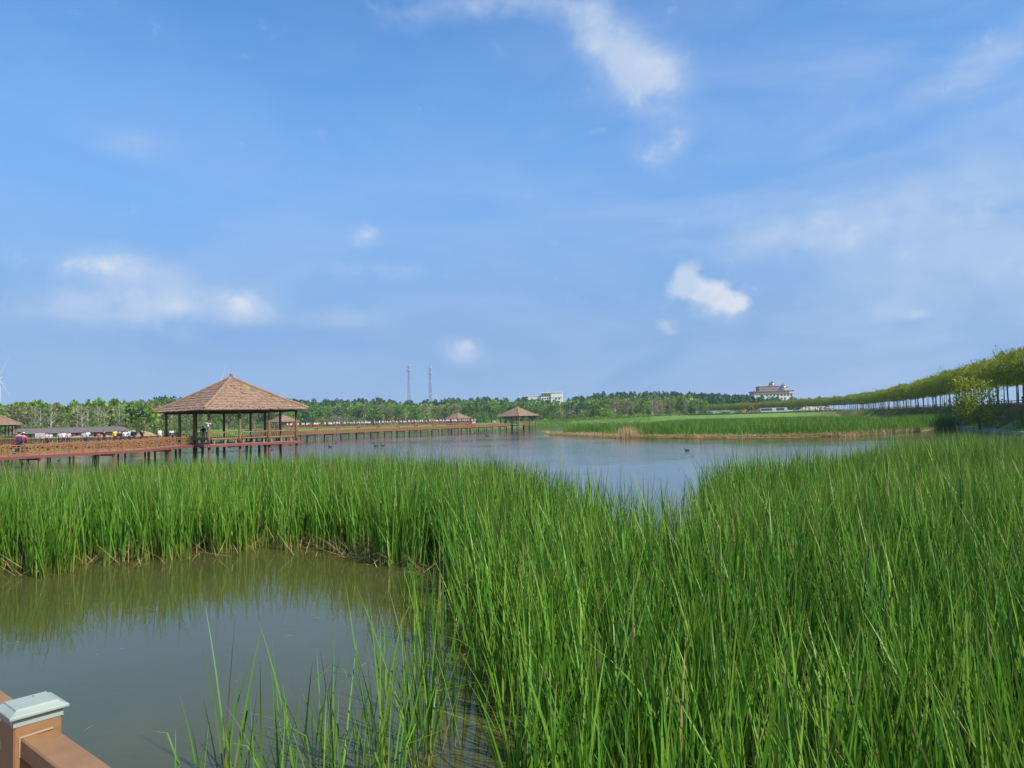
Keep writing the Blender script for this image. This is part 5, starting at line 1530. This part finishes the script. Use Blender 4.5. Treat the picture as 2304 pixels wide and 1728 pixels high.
# wind turbines
def turbine(px, yhub, D, bl, angs, lab, hubs=1.0, face=0.0):
    hub = atY(px, yhub, D)
    o = empty('wind_turbine', (hub.x, D, 0), face, label=lab, cat='wind turbine')
    k = bl / 40
    mb = MB(); mb.tube([(0, 0, -5), (0, 0, hub.z * .5), (0, 0, hub.z - 1.5 * k)], [2.3 * k, 1.8 * k, 1.3 * k], 12); mb.build('tower', M['turbine'], o, smooth_=True)
    mb = MB(); mb.box((0, 1.5 * k, hub.z), (3 * k, 8 * k, 3 * k), bev=.5 * k); mb.build('nacelle', M['turbine'], o)
    mb = MB(); mb.lathe([(0, -1.6), (.9, -1.2), (1.4, 0), (1.4, .8)], (0, 0, 0), 10); h_ = mb.build('hub', M['turbine'], o, (0, -2.9 * k, hub.z)); h_.rotation_euler = (-math.pi / 2, 0, 0); h_.scale = (k, k, k)
    bm2 = MB()
    V_, F_ = [], []
    for i, (s_, c_, th_) in enumerate(((0, 1.2, 1.0), (.08, 1.5, .9), (.2, 3.0, .6), (.5, 2.1, .4), (.8, 1.3, .25), (1.0, .5, .12))):
        c_ *= .62
        V_ += [(-c_ * .4, -th_ / 2, s_ * 40), (c_ * .6, -th_ / 2, s_ * 40), (c_ * .6, th_ / 2, s_ * 40), (-c_ * .4, th_ / 2, s_ * 40)]
    for i in range(5):
        for j in range(4):
            F_.append((i * 4 + j, i * 4 + (j + 1) % 4, i * 4 + 4 + (j + 1) % 4, i * 4 + 4 + j))
    bm2.add(V_, F_ + [(3, 2, 1, 0), (20, 21, 22, 23)])
    bme = bm2.mesh('blade', M['turbine'])
    for a_ in angs:
        b_ = link_mesh('blade', bme, o, (0, -2.9 * k, hub.z)); b_.rotation_euler = (0, a_, 0); b_.scale = (k, k, k)
turbine(-1, 850, 1100, 33, (R(28), R(148), R(268)), 'big wind turbine at the left edge of the photo, tower half out of view')
turbine(489, 886, 1150, 45, (R(19), R(139), R(259)), 'wind turbine hidden behind the big pavilion roof, one blade tip showing')
turbine(981, 887, 1900, 17, (R(-3), R(117), R(237)), 'small white wind turbine beside the right telecom mast')
turbine(1168, 888, 1900, 19, (R(-9), R(111), R(231)), 'small wind turbine touching the left end of the cream block')
turbine(1333, 889, 1900, 17, (R(3), R(123), R(243)), 'small wind turbine peeping over the wood right of the cream block')
turbine(1671, 889, 2100, 14, (R(0), R(120), R(240)), 'tiny wind turbine just left of the domed building')

# ------------------------------------------------------------------ embankment: stone edge, green railing, vehicles
rv = empty('stone_revetment', (55.6, 82, 0), 0, label='low grey stone wall edging the water below the willow row', cat='stone wall')
srg = random.Random(12)
st_ms = []
for v in range(7):
    bm_ = bmesh.new()
    bmesh.ops.create_cube(bm_, size=1)
    bmesh.ops.bevel(bm_, geom=bm_.edges[:], offset=.12, segments=1, affect='EDGES')
    for q_ in bm_.verts:
        q_.co += Vector((srg.uniform(-.07, .07), srg.uniform(-.07, .07), srg.uniform(-.07, .07)))
    me = bpy.data.meshes.new('stone'); bm_.to_mesh(me); bm_.free(); me.materials.append(M['stone']); st_ms.append(me)
cnt = 0
for (xa, ya), (xb, yb) in (((52.5, 70), (55.6, 82)), ((55.6, 82), (67, 110)), ((67, 110), (75, 130))):
    Ls = math.hypot(xb - xa, yb - ya)
    for row in range(2):
        s_ = 0.0
        while s_ < Ls:
            w_ = srg.uniform(.5, 1.0)
            f = (s_ + w_ / 2) / Ls
            o = link_mesh('stone', srg.choice(st_ms), rv, (xa + (xb - xa) * f - 55.6 + .25 * row, ya + (yb - ya) * f - 82 - .05 * row, .0 + row * .27), math.atan2(yb - ya, xb - xa) + srg.uniform(-.06, .06))
            o.scale = (w_ * .96, .55, .30 + srg.uniform(-.04, .05))
            s_ += w_
            cnt += 1
gr = empty('green_railing', (*ROWL[0], 3.2), 0, label='dark green post-and-rail fence along the embankment under the willows', cat='railing')
pts = along(ROWL, 3.0, 4.6)
mp, mr_ = MB(), MB()
prev = None
for x, y, a_ in pts:
    z = float(ground_z([(x, y)])[0])
    p_ = Vector((x - ROWL[0][0], y - ROWL[0][1], z - 3.2))
    mp.box(p_ + Vector((0, 0, .55)), (.12, .12, 1.15), a_)
    if prev is not None:
        for hz in (.35, .68, 1.02):
            mr_.bar(prev + Vector((0, 0, hz)), p_ + Vector((0, 0, hz)), .07, .11)
    prev = p_
tag(mp.build('railing_post', M['rail_green'], gr), kind='stuff')
mr_.build('rail', M['rail_green'], gr)
sk = MB(); sk.tube([(0, 0, 0), (0.9, -.3, 2.0)], .05, 6)
skm = sk.mesh('tree_stake', M['rail_green'])
for k, (px, D) in enumerate(((2252, 100), (2262, 99), (2275, 97), (2283, 96), (2297, 94), (2160, 133), (2150, 136), (2120, 146))):
    x, y = XY(px, D)
    z = float(ground_z([(x, y)])[0])
    o = link_mesh('tree_stake', skm, None, (x, y, z - .1), k * 1.1)
    tag(o, 'green slanting stake propping a willow near the right edge' if k < 5 else 'green slanting stake propping a willow left of the bank bush', 'stake', 'green tree stakes')
for px, D, top, lab in ((2257, 108, 'black_cloth', 'walker in dark clothes on the road under the willows near the right edge'), (2100, 190, 'black_cloth', 'far walker in dark clothes on the road under the willows'), (2130, 170, 'white_cloth', 'far walker in white on the road, left of the bank bush')):
    x, y = XY(px, D)
    person(x + 3, y, float(ground_z([(x + 3, y)])[0]), toward(x, y), lab, 'stride', top)

def vehicle(kind):
    r = {}
    if kind == 'van':
        prof_ = [(-2.4, .35), (-2.45, 1.9), (-2.3, 2.05), (1.2, 2.05), (1.9, 1.2), (2.4, 1.05), (2.45, .35)]
        gl = [(-2.2, 1.25, 1.85), (-.9, 1.25, 1.85), (.2, 1.25, 1.85)]
        hw = .95
    else:
        prof_ = [(-2.2, .35), (-2.25, .9), (-1.7, 1.0), (-1.2, 1.45), (.5, 1.48), (1.2, 1.0), (2.1, .85), (2.25, .35)]
        gl = [(-1.15, 1.02, 1.36), (-.2, 1.02, 1.38)]
        hw = .88
    mb = MB()
    n_ = len(prof_)
    V_ = [(x, s_ * (hw - (.12 if z > 1.2 else 0)), z) for s_ in (-1, 1) for x, z in prof_]
    F_ = [tuple(range(n_)), tuple(range(2 * n_ - 1, n_ - 1, -1))] + [(i, i + n_, (i + 1) % n_ + n_, (i + 1) % n_) for i in range(n_)]
    mb.add(V_, F_)
    r['body'] = mb.mesh('body', M['car_white'])
    mb = MB()
    for x, za, zb in gl:
        for s_ in (-1, 1):
            mb.box((x + .5, s_ * (hw - .055), (za + zb) / 2), (.85, .14, zb - za))
    r['window'] = mb.mesh('window', M['glass'])
    mb = MB()
    wv = [(.33 * math.cos(t_), .33 * math.sin(t_)) for t_ in np.linspace(0, 2 * math.pi, 13)[:-1]]
    mb.add([(x, s_ * .11, z) for s_ in (-1, 1) for x, z in wv], [tuple(range(12)), tuple(range(23, 11, -1))] + [(i, i + 12, (i + 1) % 12 + 12, (i + 1) % 12) for i in range(12)])
    r['wheel'] = mb.mesh('wheel', M['rubber'])
    r['hw'] = hw
    return r
VT = {'van': vehicle('van'), 'car': vehicle('car')}
def park(px, D, kind, col, rz, lab):
    x, y = XY(px, D)
    z = float(ground_z([(x, y)])[0])
    o = empty('parked_' + kind, (x, y, z), rz, label=lab, cat=kind, group='vehicles parked by the far road')
    v = VT[kind]
    b_ = link_mesh('body', v['body'], o); b_.material_slots[0].link = 'OBJECT'; b_.material_slots[0].material = M[col]
    link_mesh('window', v['window'], o)
    for xx in (-1.45, 1.45):
        for s_ in (-1, 1):
            link_mesh('wheel', v['wheel'], o, (xx, s_ * (v['hw'] - .1), .33))
for px, kind, col, lab in ((1571, 'car', 'car_silver', 'silver car at the left end of the parked row by the far road'), (1583, 'van', 'car_white', 'white van second from the left in the parked row'), (1595, 'car', 'car_black', 'black car between two white vans in the parked row'),
                           (1607, 'van', 'car_white', 'white van in the middle of the parked row'), (1619, 'car', 'car_silver', 'silver car right of the middle van in the parked row'), (1630, 'car', 'car_black', 'black car right of the silver one in the parked row'),
                           (1641, 'car', 'car_blue', 'blue car near the right end of the parked row'), (1652, 'car', 'car_white', 'white car at the right end of the parked row'), (1663, 'car', 'car_black', 'dark car standing apart right of the parked row')):
    park(px, 400 + 3 * math.sin(px), kind, col, R(20) + .4 * math.sin(px * 3), lab)
def coach(px, D, Lc, lab):
    x, y = XY(px, D)
    o = empty('coach', (x, y, float(ground_z([(x, y)])[0])), -.05, label=lab, cat='coach')
    mb = MB(); mb.box((0, 0, 1.6), (Lc, 2.5, 2.4), bev=.25); mb.build('body', M['car_white'], o)
    mb = MB(); mb.box((0, 0, 0), (1.36, .12, 1.2)); wm = mb.mesh('window', M['glass'])
    k = int((Lc - 1) / 1.45)
    for i in range(k):
        link_mesh('window', wm, o, (-Lc / 2 + 1.2 + i * 1.45, -1.23, 2.05))
    mb = MB(); mb.box((0, 0, .8), (Lc - .6, 2.54, .35)); mb.build('stripe', M['car_silver'], o)
    for xx in (-Lc / 2 + 1.8, Lc / 2 - 1.8):
        for s_ in (-1, 1):
            wo_ = link_mesh('wheel', VT['van']['wheel'], o, (xx, s_ * 1.15, .45)); wo_.scale = (1.4, 1.3, 1.4)
coach(1727, 402, 8.2, 'white coach with dark windows, left of two parked end to end')
coach(1757, 404, 6.4, 'shorter white coach, right of two parked end to end')
x, y = XY(1703, 398)
ex = empty('excavator', (x, y, float(ground_z([(x, y)])[0])), 2.9, label='orange excavator with its arm raised left of the white coaches', cat='excavator')
for s_ in (-1, 1):
    mb = MB(); mb.box((0, s_ * 1.0, .45), (3.2, .6, .8), bev=.3); mb.build('track', M['rubber'], ex)
mb = MB(); mb.box((-.4, 0, 1.5), (2.8, 2.2, 1.1), bev=.12); mb.build('house', M['digger'], ex)
mb = MB(); mb.box((.5, .6, 2.4), (1.3, .9, 1.1), bev=.08); mb.build('cab', M['glass'], ex)
mb = MB(); mb.bar((.9, -.3, 1.8), (2.6, -.3, 4.4), .4, .5); mb.build('boom', M['digger'], ex)
mb = MB(); mb.bar((2.5, -.3, 4.45), (4.3, -.3, 2.4), .3, .35); mb.build('arm', M['digger'], ex)
mb = MB(); mb.add([(4.0, -.8, 2.5), (4.6, -.8, 2.4), (4.5, -.8, 1.5), (3.9, -.8, 1.8), (4.0, .2, 2.5), (4.6, .2, 2.4), (4.5, .2, 1.5), (3.9, .2, 1.8)], [(0, 3, 2, 1), (4, 5, 6, 7), (0, 1, 5, 4), (1, 2, 6, 5), (2, 3, 7, 6), (3, 0, 4, 7)])
mb.build('bucket', M['rubber'], ex)
x, y = XY(1676, 400)
bk = empty('brick_stack', (x, y, float(ground_z([(x, y)])[0])), .2, label='red-brown stack of bricks between the dark car and the excavator', cat='brick stack')
mb = MB(); mb.box((0, 0, 0), (1.1, 1.1, .85), bev=.03); bm3 = mb.mesh('brick_pallet', M['brick_red'])
for k in range(3):
    for j in range(2 if k != 1 else 3):
        link_mesh('brick_pallet', bm3, bk, (k * 1.2 - 1.2, 0, .43 + j * .87), .05 * j)
rb = empty('rubble_heap', (*XY(1835, 470), 3.0), .1, label='pale heap of rubble behind the willow trunks', cat='rubble heap')
hr_ = np.random.default_rng(3)
nr, ns = 10, 40
V_ = [(0, 0, 4.2)]
for i in range(1, nr):
    r = i / (nr - 1)
    for k in range(ns):
        a_ = 2 * math.pi * k / ns
        V_.append((math.cos(a_) * r * 15, math.sin(a_) * r * 7, 4.4 * (1 - r ** 1.5) * (1 + .2 * math.sin(a_ * 2 + 1)) + (hr_.normal(0, .22) if r < 1 else -.8)))
mb = MB(); mb.add(V_, [(0, 1 + k, 1 + (k + 1) % ns) for k in range(ns)] + [(1 + i * ns + k, 1 + (i + 1) * ns + k, 1 + (i + 1) * ns + (k + 1) % ns, 1 + i * ns + (k + 1) % ns) for i in range(nr - 2) for k in range(ns)])
mb.build('earth_mound', M['rubble'], rb)
for k in range(26):
    a_, r = hr_.uniform(3.3, 6.2), hr_.uniform(.35, 1)
    o = link_mesh('rubble_block', st_ms[k % 7], rb, (math.cos(a_) * r * 15, math.sin(a_) * r * 7, 4.3 * (1 - r ** 1.5) + .3), a_)
    sc_ = hr_.uniform(.8, 2.0); o.scale = (sc_, sc_ * .8, sc_ * .7)
    o.material_slots[0].link = 'OBJECT'; o.material_slots[0].material = M['rubble']

# hedge between the parked vehicles and the reed island
hg = np.random.default_rng(23)
hp = np.array([XY(p_, d_) for p_, d_ in zip(hg.uniform(1548, 1900, 9000), hg.uniform(349, 353, 9000))])
hz = ground_z(hp) + hg.uniform(0, 1, 9000) * (0.85 + 0.2 * wob(hp, 5))
nn = len(hp)
d = hg.normal(0, 1, (nn, 3)); d /= np.linalg.norm(d, axis=1)[:, None]
e = np.cross(d, hg.normal(0, 1, (nn, 3))); e /= np.linalg.norm(e, axis=1)[:, None]
c_ = np.column_stack([hp, hz])
V = np.stack([c_ - d * .22, c_ + e * .14, c_ + d * .22, c_ - e * .14], 1).reshape(-1, 3)
col = np.zeros((nn, 4, 4)); col[..., 0] = hg.random((nn, 1)); col[..., 3] = 1
tag(link_mesh('hedge', np_mesh('hedge', V, np.arange(nn * 4).reshape(-1, 4), M['leaf_dark'], col.reshape(-1, 4))), 'long low dark green hedge in front of the parked vehicles', 'hedge')

# ------------------------------------------------------------------ the air
mt, t, out = new_mat('haze_air')
pv = nd('ShaderNodeVolumePrincipled', t)
pv.inputs['Color'].default_value = (0.72, 0.84, 1.0, 1)
pv.inputs['Density'].default_value = 0.00014
pv.inputs['Anisotropy'].default_value = 0.1
link(pv.outputs[0], out.inputs['Volume'], t)
mb = MB(); mb.box((0, 1800, 66), (6600, 6400, 138))
tag(mb.build('haze', mt), kind='stuff')
